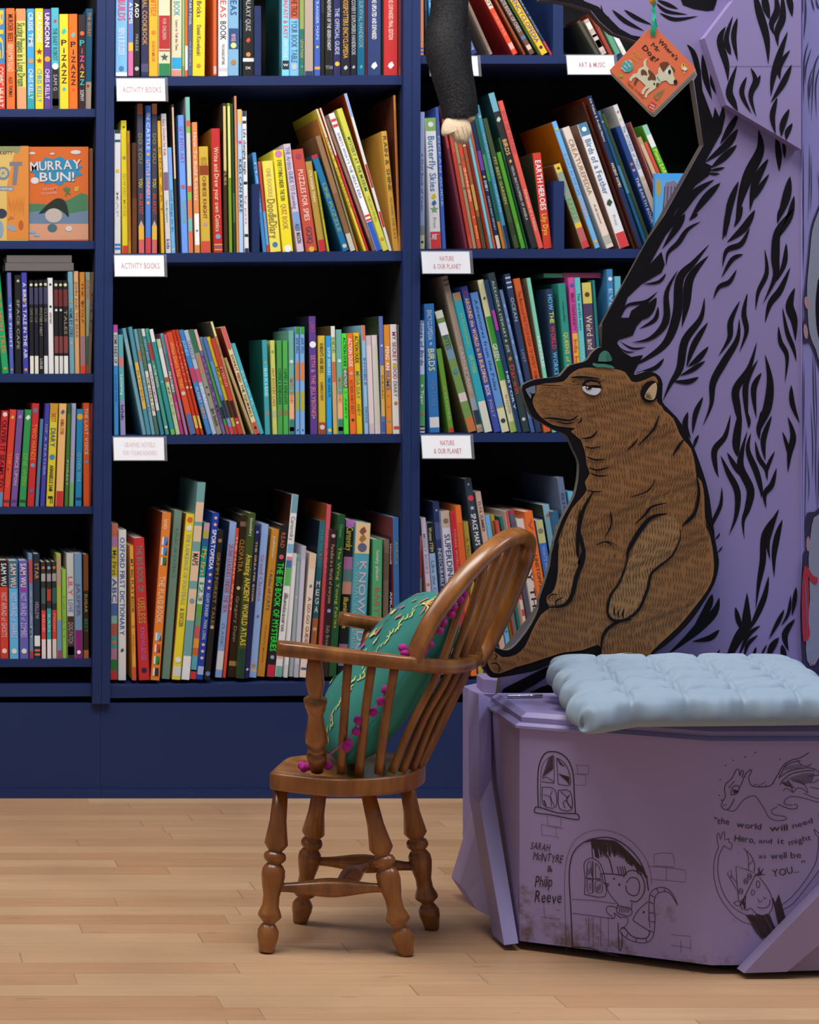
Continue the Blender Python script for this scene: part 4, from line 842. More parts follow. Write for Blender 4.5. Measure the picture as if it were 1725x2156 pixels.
card(884.5, 993, 528, 578, [('NATURE', 0.0105), ('& OUR PLANET', 0.0105)], 'upper white card reading NATURE & OUR PLANET', 'd48a8a')
card(884.5, 995, 915, 966, [('NATURE', 0.0105), ('& OUR PLANET', 0.0105)], 'lower white card reading NATURE & OUR PLANET', 'c86e6e')
# ---------------------------------------------------------------- the purple tree (cut-out panels)
TY = -0.955
tree = empty('tree_sculpture', (1.15, TY, 0.37)); tag(tree, 'lilac wooden tree with black flame-shaped bark strokes behind the bear', 'tree sculpture')
zA = lambda x, y: (1140+x/2.949, y/2.949)
zB = lambda x, y: (1250+x/3.632, 450+y/3.632)
zC = lambda x, y: (1400+x/3.993, 880+y/3.993)
mpT = lambda x, y: PX(x, y, TY-0.0006)
SIL = [(1138, -140), (1138, 0), (1160, 2), (1200, 9), (1243, 22), (1262, 46), (1290, 70), (1340, 88), (1405, 110), (1447, 150), (1460, 172), (1481, 305), (1374, 495), (1268, 688), (1275, 745), (1262, 860), (1250, 1000), (1214, 1160), (1150, 1262), (1062, 1374), (1050, 1466), (1688, 1466), (1688, -140)]
m = MB(); m.prism([PX(x, y, TY) for x, y in SIL], (0, 0.018, 0), LILAC, mat('panel_edge', '4a4238', 0.7))
def A_(P, w_): stroke(m, [zA(*p) for p in P], 0.80*w_/2.949, BLK, mpT)
def B_(P, w_): stroke(m, [zB(*p) for p in P], 0.80*w_/3.632, BLK, mpT)
def C_(P, w_): stroke(m, [zC(*p) for p in P], 0.80*w_/3.993, BLK, mpT)
for P, w_ in [([(1000, 335), (1020, 480), (1060, 620)], 45), ([(1065, 415), (1060, 510), (1085, 585)], 28),
  ([(1460, 835), (1475, 960), (1478, 1065)], 45), ([(1500, 868), (1510, 930), (1512, 985)], 26), ([(1350, 805), (1360, 930), (1290, 1080), (1240, 1230), (1205, 1400)], 78), ([(1225, 705), (1170, 800), (1110, 895)], 48),
  ([(1220, 800), (1150, 900), (1015, 1010)], 56), ([(1215, 900), (1130, 980), (1050, 1045)], 50), ([(1140, 1040), (1090, 1052), (1040, 1060)], 22), ([(1110, 1078), (1070, 1080), (1020, 1070)], 18), ([(1075, 1115), (950, 1200), (860, 1320), (740, 1500)], 62),
  ([(1112, 1135), (1020, 1230), (920, 1365)], 54), ([(1410, 985), (1330, 1130), (1295, 1310)], 56), ([(1415, 1080), (1350, 1180), (1320, 1240)], 38), ([(1225, 1125), (1170, 1280), (1145, 1474)], 50),
  ([(1545, 1095), (1520, 1230), (1465, 1385)], 60), ([(1570, 1215), (1540, 1350), (1475, 1474)], 45),
  ([(715, 20), (780, 70), (910, 90)], 26), ([(735, 80), (830, 120), (975, 100)], 28), ([(720, 0), (790, 30), (850, 55)], 30), ([(515, 60), (590, 110), (690, 155)], 30), ([(440, 60), (520, 130), (640, 192)], 32),
  ([(370, 30), (385, 90), (425, 108)], 16), ([(905, 275), (945, 330), (975, 440), (985, 520)], 40)]: A_(P, w_)
fill(m, [zA(*p) for p in [(860, -20), (880, 30), (950, 55), (1030, 68), (1070, 62), (1085, 20), (1095, -20)]], BLK, mpT)
fill(m, [(x, y) for x, y in [(1141, -20), (1141, -1), (1162, 1), (1202, 8), (1245, 21), (1264, 45), (1292, 69), (1341, 86), (1356, 90), (1352, 78), (1330, 74), (1305, 60), (1283, 38), (1260, 14), (1230, 2), (1215, -20)]], BLK, mpT)
fill(m, [zA(*p) for p in [(948, 500), (990, 430), (1000, 560), (1065, 735), (1078, 665), (1105, 725), (1130, 650), (1142, 720), (1120, 820), (1015, 1010), (1060, 1030), (1040, 1090), (960, 1150), (850, 1290), (745, 1450), (690, 1474), (1007, 902)]], BLK, mpT)
fill(m, [zB(*p) for p in [(552, 0), (620, 0), (560, 150), (430, 388), (520, 290), (545, 390), (520, 450), (365, 540), (260, 640), (210, 795), (270, 795), (290, 740), (430, 650), (400, 780), (330, 860), (300, 930), (190, 965), (180, 990), (230, 1060), (290, 1095), (380, 1080), (310, 1210), (300, 1420), (50, 1420), (66, 835), (410, 205)]], BLK, mpT)
for P, w_ in [([(700, 0), (640, 100), (525, 270)], 62), ([(820, 60), (720, 120), (650, 220), (570, 300), (555, 400)], 44), ([(800, 0), (770, 20), (732, 52)], 26), ([(555, 455), (500, 520), (380, 540)], 28), ([(490, 595), (400, 670), (260, 700), (215, 780)], 30), ([(482, 640), (400, 760), (280, 800)], 90), ([(645, 430), (560, 600), (560, 780), (520, 880), (420, 960), (290, 985)], 62),
  ([(885, 235), (770, 370), (660, 500), (640, 760), (560, 980), (400, 1110), (250, 1180)], 82), ([(880, 320), (740, 490), (710, 700), (675, 870)], 78), ([(495, 710), (470, 810), (350, 880)], 38),
  ([(540, 1105), (470, 1180), (320, 1220)], 38), ([(400, 1020), (300, 1030), (200, 975)], 18), ([(318, 1056), (250, 1055), (200, 1020)], 14), ([(850, 640), (820, 800), (700, 970), (660, 1180), (590, 1300), (530, 1430)], 70), ([(875, 830), (770, 1000), (710, 1175)], 56), ([(880, 1015), (800, 1110), (720, 1170)], 52),
  ([(855, 1125), (760, 1190), (660, 1240)], 42), ([(805, 1250), (720, 1285), (600, 1280)], 46), ([(1030, -60), (1020, 60), (987, 200)], 54), ([(1235, -30), (1150, 110), (1020, 220)], 66), ([(1140, -60), (1110, 30), (1075, 105)], 42),
  ([(1195, 105), (1130, 230), (1020, 280), (985, 410)], 50), ([(1145, 310), (1060, 350), (978, 490)], 40), ([(1095, 425), (1040, 520), (960, 560), (915, 655)], 44), ([(1530, -40), (1410, 130), (1390, 330), (1390, 480), (1295, 690)], 76),
  ([(1440, -60), (1425, 0), (1405, 75)], 42), ([(1475, 225), (1460, 380), (1400, 520)], 45), ([(1310, 270), (1325, 450), (1260, 600), (1240, 740)], 42), ([(1505, 410), (1430, 580), (1350, 690), (1312, 835)], 60),
  ([(1540, 565), (1500, 700), (1535, 820), (1545, 975)], 78), ([(1445, 715), (1480, 900), (1530, 1030), (1552, 1130)], 42), ([(1415, 860), (1430, 980), (1480, 1090), (1465, 1290)], 45), ([(1178, 605), (1150, 760), (1170, 900), (1115, 1060)], 48),
  ([(1120, 665), (1050, 820), (1040, 950), (955, 1090)], 52), ([(1115, 800), (1100, 960), (1000, 1130), (915, 1290), (900, 1460), (835, 1625)], 66), ([(1250, 980), (1190, 1180), (1090, 1340), (1100, 1480), (1120, 1620), (1105, 1900)], 68),
  ([(1258, 1115), (1170, 1290), (1165, 1450), (1185, 1640)], 52), ([(1285, 1215), (1225, 1340), (1245, 1565)], 52), ([(1312, 1075), (1350, 1280), (1330, 1480), (1265, 1640), (1270, 1730)], 76), ([(838, 1400), (780, 1530), (757, 1685)], 46),
  ([(722, 1515), (700, 1620), (745, 1720)], 50), ([(805, 1690), (780, 1740), (760, 1800)], 28), ([(1512, 1310), (1520, 1450), (1575, 1600)], 46)]: B_(P, w_)
for P, w_ in [([(555, -30), (510, 150), (420, 270), (430, 420), (455, 500)], 60), ([(630, -60), (600, 200), (610, 325)], 75), ([(695, 110), (650, 280), (640, 420), (720, 600), (700, 750), (660, 870), (670, 1020)], 78), ([(525, 290), (600, 420), (680, 520)], 50),
  ([(725, 125), (700, 270), (770, 450), (810, 600), (812, 670)], 60), ([(760, 190), (790, 330), (850, 430), (862, 530)], 46), ([(925, 280), (870, 400), (850, 500)], 36), ([(900, -20), (830, 180), (845, 360)], 56), ([(810, -60), (795, 80), (795, 180)], 36), ([(700, -40), (712, 30), (705, 90)], 26),
  ([(1035, -10), (1080, 150), (1050, 300), (1035, 460)], 62), ([(990, 115), (1030, 240), (1040, 330)], 36), ([(470, 315), (530, 450), (610, 620), (600, 820), (540, 985)], 62), ([(480, 580), (470, 730), (400, 890), (400, 960)], 38), ([(465, 965), (445, 1000), (415, 1025)], 16), ([(485, 1080), (465, 1110), (440, 1135)], 14),
  ([(940, 420), (900, 560), (840, 640), (852, 760)], 56), ([(960, 765), (900, 900), (865, 1040), (885, 1195)], 56), ([(915, 830), (835, 980), (825, 1200), (790, 1400), (765, 1610)], 62), ([(990, 855), (950, 980), (920, 1150), (920, 1340)], 60), ([(875, 1330), (840, 1500), (760, 1690), (700, 1800)], 58),
  ([(693, 1470), (690, 1620), (680, 1760), (620, 1850), (540, 2010), (520, 2060)], 105), ([(595, 1590), (620, 1700), (650, 1790)], 52), ([(460, 1510), (420, 1630), (300, 1750), (180, 1860), (0, 2010)], 95), ([(400, 1480), (360, 1600), (240, 1770)], 70), ([(460, 1780), (380, 1850), (230, 1880)], 56),
  ([(805, 1745), (700, 1830), (615, 2020)], 42), ([(785, 1825), (700, 1900), (665, 2020)], 38), ([(770, 1925), (755, 1970), (740, 2020)], 28), ([(860, 1905), (830, 1960), (805, 2020)], 20), ([(960, 1845), (900, 1930), (860, 2040)], 66), ([(985, 1905), (1000, 1980), (1020, 2080)], 55),
  ([(1095, 1690), (1010, 1820), (1040, 1960)], 62), ([(1005, 1610), (950, 1720), (875, 1860)], 42), ([(1060, 1490), (1040, 1640), (978, 1750)], 32), ([(1105, 1420), (1090, 1540), (1070, 1665)], 44), ([(465, 1945), (440, 1990), (410, 2030)], 20)]: C_(P, w_)
# roots at bottom left of the trunk
fill(m, [(1054, 1464), (1060, 1450), (1110, 1425), (1150, 1405), (1180, 1405), (1130, 1440), (1085, 1464)], BLK, mpT)
fill(m, [(1104, 1464), (1140, 1446), (1170, 1438), (1170, 1464)], BLK, mpT)
m.build('trunk_panel', parent=tree)
# raised upper board with bevelled edge
m = MB(); UP = [(1545, -140), (1545, 0), (1484, 80), (1530, 221), (1687.5, 315), (1687.5, -140)]
m.prism([PX(x, y, TY-0.022) for x, y in UP], (0, 0.0212, 0), LILAC)
mpU = lambda x, y: PX(x, y, TY-0.0226)
for P, w_ in [([(1190, 100), (1150, 230), (1165, 310), (1180, 340)], 40), ([(1145, 165), (1110, 250), (1150, 400), (1160, 505)], 52), ([(1218, 110), (1195, 230), (1220, 380)], 40), ([(1215, 405), (1168, 560), (1195, 640), (1222, 690)], 54),
  ([(1320, -60), (1350, 60), (1400, 240), (1410, 400)], 58), ([(1380, -60), (1395, 40), (1418, 120)], 54), ([(1495, -60), (1500, 100), (1465, 200), (1470, 290)], 52), ([(1450, -60), (1465, 60), (1430, 150), (1450, 220)], 48), ([(1525, -60), (1545, 20), (1558, 105)], 46),
  ([(1530, 195), (1480, 340), (1440, 480), (1425, 600)], 50), ([(1545, 310), (1480, 410), (1482, 495)], 38), ([(1555, 400), (1500, 520), (1425, 638)], 44), ([(1275, 475), (1245, 580), (1305, 705)], 36), ([(1300, 420), (1330, 500), (1300, 600), (1335, 725)], 42), ([(1360, 465), (1340, 520), (1320, 570)], 28),
  ([(1465, 605), (1435, 720), (1455, 835)], 40), ([(1540, 675), (1500, 770), (1490, 850)], 44), ([(1560, 765), (1530, 820), (1520, 872)], 38)]: stroke(m, [zA(*p) for p in P], 0.80*w_/2.949, BLK, mpU)
line(m, [(1530, 139.5), (1600, 139.3), (1687, 139)], 0.9, mat('seam', '6a5c88', 0.7), mpU)
m.build('raised_panel', parent=tree)
# side facet turning away to the right
p0 = PX(1688.5, 0, TY); a = math.radians(24); nrm = Vector((-math.sin(a)*-1, -math.cos(a), 0))
dv = Vector((math.cos(a), math.sin(a), 0))
def facet(u, z, n=0.0): return Vector((p0.x, TY-0.002, z))+dv*u+nrm*n
m = MB(); m.prism([facet(0, 0.368), facet(0.34, 0.368), facet(0.34, 1.85), facet(0, 1.85)], -nrm*0.018, mat('lilac_side_lit', '8d88c0', 0.55, noise=0.05, nscale=8))  # facet's lilac is lightened and blued for the light it catches
mpF = on_plane(facet(0, 0, 0.0007), nrm); INK2 = mat('ink_navy', '2a2344', 0.6)
for P, w_ in [([(1692, -10), (1691, 15), (1692, 30)], 1.6), ([(1696, -10), (1697, 30), (1693, 85)], 3.2), ([(1703, 88), (1694, 130), (1693, 220)], 2.6), ([(1709, 102), (1698, 140), (1696, 178)], 2.6), ([(1712, 142), (1703, 180), (1705, 240)], 2.4), ([(1710, 160), (1706, 190), (1706, 210)], 2),
  ([(1727, 112), (1714, 150), (1709, 255)], 3), ([(1727, 140), (1718, 180), (1720, 250)], 2.4), ([(1707, -10), (1712, 10), (1715, 24)], 2.6), ([(1718, -5), (1722, 12), (1726, 20)], 3), ([(1692, 300), (1692, 420), (1691, 560)], 1.8), ([(1705, 300), (1705, 380), (1702, 470)], 1.6), ([(1709, 320), (1709, 400), (1707, 450)], 1.6),
  ([(1722, 360), (1726, 400), (1725, 440)], 1.6), ([(1688.8, 380), (1692, 480), (1692, 590)], 1.6), ([(1690, 600), (1689.6, 680), (1691, 760)], 1.4), ([(1693, 760), (1693, 850), (1692, 960)], 1.8), ([(1712, 740), (1714, 840), (1717, 930)], 2.2), ([(1716, 740), (1719, 830), (1722, 900)], 1.6), ([(1690, 740), (1689.5, 850), (1689.5, 1180)], 1.3), ([(1698, 900), (1697, 1000), (1694, 1170)], 1.5),
  ([(1708, 850), (1712, 940), (1711, 1010)], 1.8), ([(1720, 860), (1718, 980), (1720, 1070)], 1.8), ([(1700, 950), (1704, 1020), (1702, 1060)], 1.4), ([(1724, 940), (1724, 1020), (1722, 1078)], 1.6)]: stroke(m, P, w_, INK2, mpF)
m.build('side_panel', parent=tree)
# painted grey mice on the side facet
m = MB(); GR = mat('mouse_grey', '8a90a0', 0.6, noise=0.15, nscale=300); mpM = on_plane(facet(0, 0, 0.0016), nrm); mpM2 = on_plane(facet(0, 0, 0.0024), nrm); PK = mat('mouse_pink', 'a8848e', 0.6)
def shape(P, k, mp_, o=0.0): fill(m, P, k, mp_, 3)
fill(m, [(1735, 410), (1722, 440), (1708, 480), (1702, 540), (1697, 590), (1693, 630), (1695, 665), (1690, 690), (1692, 722), (1706, 722), (1716, 745), (1735, 770)], INK2, mpM, 3)
fill(m, [(1735, 420), (1724, 445), (1711, 485), (1705, 545), (1700, 600), (1701, 650), (1705, 700), (1718, 735), (1735, 755)], GR, mpM2, 3)
disc(m, 1700, 638, 5.5, 14, PK, mpM2, rot=-.2); disc(m, 1697, 698, 4.5, 16, PK, mpM2, rot=-.1)
fill(m, [(1723, 590), (1718, 640), (1722, 700), (1735, 720), (1735, 580)], BLK, on_plane(facet(0, 0, 0.003), nrm), 3)
m.build('painted_mouse', parent=tree); m = MB()
fill(m, [(1735, 1060), (1715, 1078), (1700, 1080), (1696, 1110), (1697, 1160), (1688.8, 1185), (1688.6, 1400), (1735, 1440)], INK2, mpM, 2)
fill(m, [(1735, 1080), (1714, 1090), (1707, 1130), (1703, 1180), (1706, 1260), (1698, 1340), (1700, 1390), (1716, 1400), (1735, 1330)], GR, mpM2, 2)
fill(m, [(1694, 1192), (1700, 1196), (1704, 1250), (1703, 1310), (1706, 1330), (1703, 1345), (1692, 1350), (1689, 1300), (1689, 1230)], mat('pack_red', 'b02838', 0.55), on_plane(facet(0, 0, 0.003), nrm), 2)
fill(m, [(1700, 1190), (1712, 1212), (1722, 1216), (1720, 1230), (1710, 1226), (1700, 1208)], mat('pack_red', 'b02838', 0.55), on_plane(facet(0, 0, 0.003), nrm), 2)
stroke(m, [(1694, 1215), (1698, 1270), (1700, 1335)], 2, mat('strap_blue', '4a7a9a'), on_plane(facet(0, 0, 0.0034), nrm))
disc(m, 1702, 1145, 4, 16, PK, mpM2); disc(m, 1712, 1395, 5, 4, PK, on_plane(facet(0, 0, 0.003), nrm))
m.build('painted_mouse', parent=tree)
# back-left base block of the trunk
m = MB(); zt = 0.352
m.prism([(0.751, -0.79, zt), (0.754, -0.878, zt), (1.60, -0.9, zt), (1.60, -0.74, zt), (0.80, -0.74, zt)], (0, 0, -zt+0.001), LILAC)
m.prism([(0.772, -0.80, zt+0.022), (0.765, -0.86, zt+0.022), (0.80, -0.885, zt+0.022), (1.58, -0.90, zt+0.022), (1.58, -0.76, zt+0.022), (0.82, -0.76, zt+0.022)], (0, 0, -0.0215), LILAC)
m.build('trunk_base', parent=tree)
m = MB(); Pf = [PX(1008, 1728, -0.93), PX(968, 1862, -0.88), PX(984, 1882, -0.90), PX(1010, 1925, -0.945), PX(1046, 1962, -1.0), PX(1036, 1820, -0.965), PX(1030, 1640, -0.935)]
m.prism(Pf, (0.0, 0.05, 0), mat('lilac_scuffed', '9888ac', 0.6, noise=0.12, nscale=14)); recalc(m.build('root_board', parent=tree))
tree_join = None

# ---------------------------------------------------------------- bear cut-out
BYY = -0.985
bear = empty('bear_cutout', (1.05, BYY, 0.38)); tag(bear, 'painted brown bear cut-out in a tiny green hat sitting beside the lilac tree', 'bear cut-out')
zD = lambda x, y: (1080+x/3.594, 700+y/3.594)
zE = lambda x, y: (980+x/3.08, 1080+y/3.08)
OUT = [zD(*p) for p in [(70, 430), (75, 400), (100, 382), (150, 362), (200, 350), (340, 335), (370, 315), (400, 280), (440, 245), (530, 225), (570, 200), (590, 170), (610, 145), (650, 115), (700, 108), (750, 130), (780, 170), (800, 210), (830, 270), (870, 300), (930, 320), (1000, 295), (1060, 300), (1110, 330), (1135, 390), (1130, 500), (1150, 550), (1240, 640), (1300, 730), (1340, 810), (1380, 890), (1420, 1000), (1460, 1120), (1490, 1250), (1510, 1400), (1530, 1550)]]
OUT += [zE(*p) for p in [(1570, 30), (1610, 130), (1640, 270), (1645, 340), (1620, 450), (1560, 560), (1480, 680), (1400, 770), (1300, 860), (1210, 925), (1200, 1010), (870, 1040), (840, 960), (760, 930), (700, 920), (640, 935), (560, 975), (480, 1015), (380, 1040), (200, 1070), (150, 1050), (100, 980), (90, 920), (120, 880), (170, 865), (250, 890), (300, 880), (360, 820), (430, 720), (475, 620), (480, 560), (510, 470), (550, 340), (560, 260), (590, 150), (620, 60)]]
OUT += [zD(*p) for p in [(310, 1590), (330, 1530), (370, 1420), (430, 1310), (470, 1230), (495, 1120), (502, 1000), (485, 940), (455, 880), (420, 800), (390, 768), (320, 740), (230, 690), (150, 640), (110, 560), (85, 490)]]
Q = smooth_path([(x, y, 0) for x, y in OUT+OUT[:1]], 2)[:-1]
m = MB(); m.prism([PX(q.x, q.y, BYY) for q in Q], (0, 0.012, 0), BLK, mat('bear_edge', '5c5850', 0.7))
BRN = mat('bear_brown', '916234', 0.55, noise=0.10, nscale=6); LBR = mat('bear_tan', '9e7446', 0.55, noise=0.04, nscale=8); HAIR = mat('bear_hair', '432f1d', 0.6)
f1 = lambda x, y: PX(x, y, BYY-0.0006); f2 = lambda x, y: PX(x, y, BYY-0.0012); f3 = lambda x, y: PX(x, y, BYY-0.0022); f4 = lambda x, y: PX(x, y, BYY-0.003)
IN = [zD(*p) for p in [(178, 402), (250, 385), (380, 372), (430, 320), (500, 275), (600, 265), (760, 275), (850, 300), (900, 370), (960, 372), (1030, 345), (1070, 330), (1095, 360), (1105, 430), (1092, 520), (1130, 560), (1145, 590), (1215, 650), (1260, 760), (1300, 822), (1350, 880), (1380, 1000), (1390, 1085), (1430, 1130), (1450, 1250), (1455, 1400), (1490, 1560)]]
IN += [zE(*p) for p in [(1545, 30), (1590, 160), (1610, 280), (1610, 400), (1570, 500), (1480, 620), (1380, 740), (1260, 850), (1190, 925), (1170, 990), (885, 1010), (880, 900), (860, 855), (760, 890), (640, 905), (540, 935), (420, 975), (330, 1000), (220, 1042), (165, 1020), (140, 950), (135, 900), (180, 890), (240, 935), (330, 918), (390, 860), (430, 770), (490, 660), (545, 618), (528, 580), (530, 540), (560, 518), (585, 470), (600, 380), (603, 250), (618, 150), (650, 60)]]
IN += [zD(*p) for p in [(345, 1600), (355, 1540), (400, 1430), (450, 1330), (520, 1250), (560, 1190), (545, 1130), (582, 1070), (560, 1000), (550, 920), (532, 860), (510, 810), (440, 750), (475, 725), (380, 715), (300, 698), (230, 655), (180, 600), (150, 530), (160, 480), (176, 450)]]
fill(m, IN, BRN, f1, 2)
# lighter arms
fill(m, [zE(*p) for p in [(1290, 15), (1190, 70), (1100, 200), (1050, 340), (1008, 450), (950, 540), (930, 640), (955, 682), (1000, 692), (1055, 675), (1120, 615), (1170, 500), (1192, 400), (1245, 345), (1330, 275), (1382, 180), (1390, 110), (1370, 40)]], LBR, lambda x, y: PX(x, y, BYY-0.0009), 2)
fill(m, [zE(*p) for p in [(690, 10), (655, 80), (620, 170), (610, 300), (600, 420), (580, 500), (545, 540), (540, 590), (590, 596), (640, 585), (680, 530), (705, 420), (735, 320), (728, 180), (722, 60)]], LBR, lambda x, y: PX(x, y, BYY-0.0009), 2)
# fur ticks following the body
P_in = IN
def near_edge(x, y):
    return not (inside(x-5, y, P_in) and inside(x+5, y, P_in) and inside(x, y-6, P_in) and inside(x, y+6, P_in))
random.seed(11)
yy = 775.0; row_i = 0
f2b = lambda x, y: PX(x, y, BYY-0.0014)
while yy < 1425:
    row_i += 1; head = yy < 900
    x = 1010+random.random()*5
    while x < 1512:
        wob = 7*math.sin(x*0.023+row_i*0.55)+2.5*math.sin(x*0.07+row_i*2.3)
        py = yy+wob+random.uniform(-1.2, 1.2); face = head and x < 1235
        if inside(x, py, P_in) and not near_edge(x, py) and random.random() < 0.92:
            if face: ang = 30+random.uniform(-25, 55); L = 4.5
            elif head: ang = 70+(x-1300)*0.12; L = 9.5
            else:
                ang = 98+16*math.sin(row_i*0.6+x*0.012)+(x-1330)*0.05; L = 12.5
                if x < 1235 and py > 1235: ang = 62+0.22*(x-1100)
            ang += random.uniform(-5, 5); r = math.radians(ang); dx, dy = math.cos(r)*L/2, math.sin(r)*L/2; bd = 1.6 if math.sin(x*.012+row_i*.5) > 0 else -1.6
            stroke(m, [(x-dx, py-dy), (x+bd-dy*.06, py), (x+dx, py+dy)], 1.35 if not face else 1.15, HAIR, f2b, n=2)
        x += (5.8 if not face else 4.6)*random.uniform(0.85, 1.15)
    yy += 11.4 if not head else 9.2
# lighter chest and paws
ink = lambda t: max(0.25, math.sin(math.pi*t)**0.6)
def SD(P, w_): stroke(m, [zD(*p) for p in P], 1.15*w_/3.594, BLK, f3, prof=ink)
def SE(P, w_): stroke(m, [zE(*p) for p in P], 1.1*w_/3.08, BLK, f3, prof=ink)
SD([(610, 1205), (540, 1330), (500, 1480), (490, 1653), (500, 1700)], 26)
for P, w_ in [([(640, 740), (600, 790), (520, 805)], 14), ([(545, 862), (600, 876), (670, 862)], 10), ([(558, 940), (620, 962), (700, 962)], 12), ([(575, 1022), (640, 1042), (730, 1020)], 12), ([(585, 1062), (640, 1085), (715, 1085)], 12), ([(560, 1195), (620, 1205), (680, 1200)], 9),
  ([(1108, 628), (1060, 740), (950, 852)], 14), ([(950, 800), (910, 850), (865, 892)], 11), ([(1295, 810), (1255, 860), (1212, 932)], 18), ([(1392, 1085), (1408, 1220), (1370, 1380), (1285, 1462)], 22), ([(1160, 1290), (1050, 1320), (1000, 1380), (925, 1450)], 16), ([(1165, 1372), (1050, 1400), (960, 1500), (880, 1640), (865, 1700)], 30),
  ([(1082, 1108), (1020, 1200), (885, 1248)], 9), ([(740, 1350), (745, 1450), (692, 1562)], 9), ([(225, 650), (300, 650), (430, 665), (495, 628)], 14), ([(330, 672), (400, 690), (470, 680)], 9), ([(490, 690), (515, 670), (520, 640)], 10), ([(440, 342), (520, 338), (660, 350)], 16), ([(200, 395), (280, 400), (380, 405)], 6), ([(630, 1610), (700, 1585), (770, 1620)], 8)]: SD(P, w_)
for P, w_ in [([(745, -20), (735, 100), (768, 270), (720, 420), (690, 540), (640, 600), (535, 612)], 26), ([(760, 240), (735, 330), (745, 300)], 14), ([(1180, 50), (1080, 190), (1040, 340), (1000, 450), (940, 540), (922, 640), (950, 690), (1000, 700), (1060, 682), (1130, 620), (1180, 500), (1205, 400), (1255, 350), (1340, 280), (1390, 180), (1398, 110)], 16),
  ([(1490, -10), (1440, 50), (1405, 90)], 14), ([(1080, 690), (1000, 705), (930, 745), (890, 810), (878, 930)], 20), ([(970, 610), (965, 640), (972, 665)], 9), ([(1000, 625), (990, 655), (1000, 680)], 8), ([(1030, 625), (1022, 655), (1025, 685)], 10), ([(590, 600), (590, 570), (640, 545)], 9), ([(530, 560), (560, 530), (600, 530)], 8), ([(1000, 920), (1040, 908), (1090, 915)], 9),
  ([(850, 210), (920, 185), (990, 215)], 6), ([(940, -10), (945, 80), (915, 145)], 7), ([(160, 980), (200, 975), (225, 1000)], 8), ([(190, 950), (205, 930), (190, 910)], 7), ([(210, 1040), (225, 1010), (215, 990)], 6)]: SE(P, w_)
disc(m, *zD(600, 408), 20.5, 15, BLK, f3, 20, .2)
fill(m, [zD(*p) for p in [(548, 385), (590, 372), (640, 378), (668, 405), (650, 400), (600, 398), (560, 402)]], mat('eyelid', '7a4c22', 0.55), f4)
fill(m, [zD(*p) for p in [(525, 412), (545, 405), (575, 415), (620, 420), (664, 424), (662, 446), (640, 468), (608, 474), (565, 462), (535, 440)]], mat('eye_white', 'd0cfd2', 0.5), f4, 3)
f5 = lambda x, y: PX(x, y, BYY-0.0038); disc(m, *zD(575, 416), 6.5, 4.5, BLK, f5); disc(m, *zD(565, 416), 2, 1.8, mat('eye_white', 'd0cfd2'), lambda x, y: PX(x, y, BYY-0.0046))
fill(m, [zD(*p) for p in [(95, 428), (130, 412), (170, 400), (172, 455), (152, 465), (125, 452), (142, 475), (135, 502), (112, 465)]], mat('nose_grey', '6f7c90', 0.5), f4)
disc(m, *zD(1042, 448), 20, 24, BLK, f3, 18, .5); fill(m, [zD(*p) for p in [(1085, 378), (1092, 420), (1078, 490), (1052, 512), (1005, 500), (1000, 470), (1030, 420), (1060, 390)]], mat('ear_cream', 'c4a67c', 0.55), f4, 3)
for i in range(5): line(m, [zD(1003+i*9, 460+i*3), zD(1020+i*9, 500+i*2)], 0.8, HAIR, f5)
for i in range(4): line(m, [zD(1002, 462+i*10), zD(1040, 455+i*12)], 0.8, HAIR, f5)
# eye shadow hatching
for i in range(60):
    x0 = 1080+(440+random.random()*240)/3.594; y0 = 700+(352+random.random()*45)/3.594
    line(m, [(x0, y0), (x0+random.uniform(2, 6), y0+random.uniform(-1, 4))], 0.9, BLK, f3)
for i in range(330):
    gx, gy = 165+random.random()*330, 400+random.random()*270; q = zD(gx, gy)
    if inside(q[0], q[1], P_in) and not near_edge(*q): line(m, [q, (q[0]+random.uniform(1, 3), q[1]+random.uniform(0, 2))], 0.9, HAIR, f3)
m.build('bear_board', parent=bear)
m = MB(); HG = mat('hat_green', '3f7d6a', 0.55); HG2 = mat('hat_green_dark', '34695c', 0.55)
fill(m, [zD(*p) for p in [(645, 218), (655, 170), (685, 140), (715, 142), (738, 170), (746, 218)]], HG, f3, 3)
fill(m, [zD(*p) for p in [(712, 218), (715, 150), (738, 172), (744, 216)]], HG2, f4)
fill(m, [zD(*p) for p in [(605, 230), (640, 236), (700, 238), (750, 250), (772, 268), (760, 274), (690, 264), (640, 264), (606, 250)]], HG, f3)
m.build('hat', parent=bear)

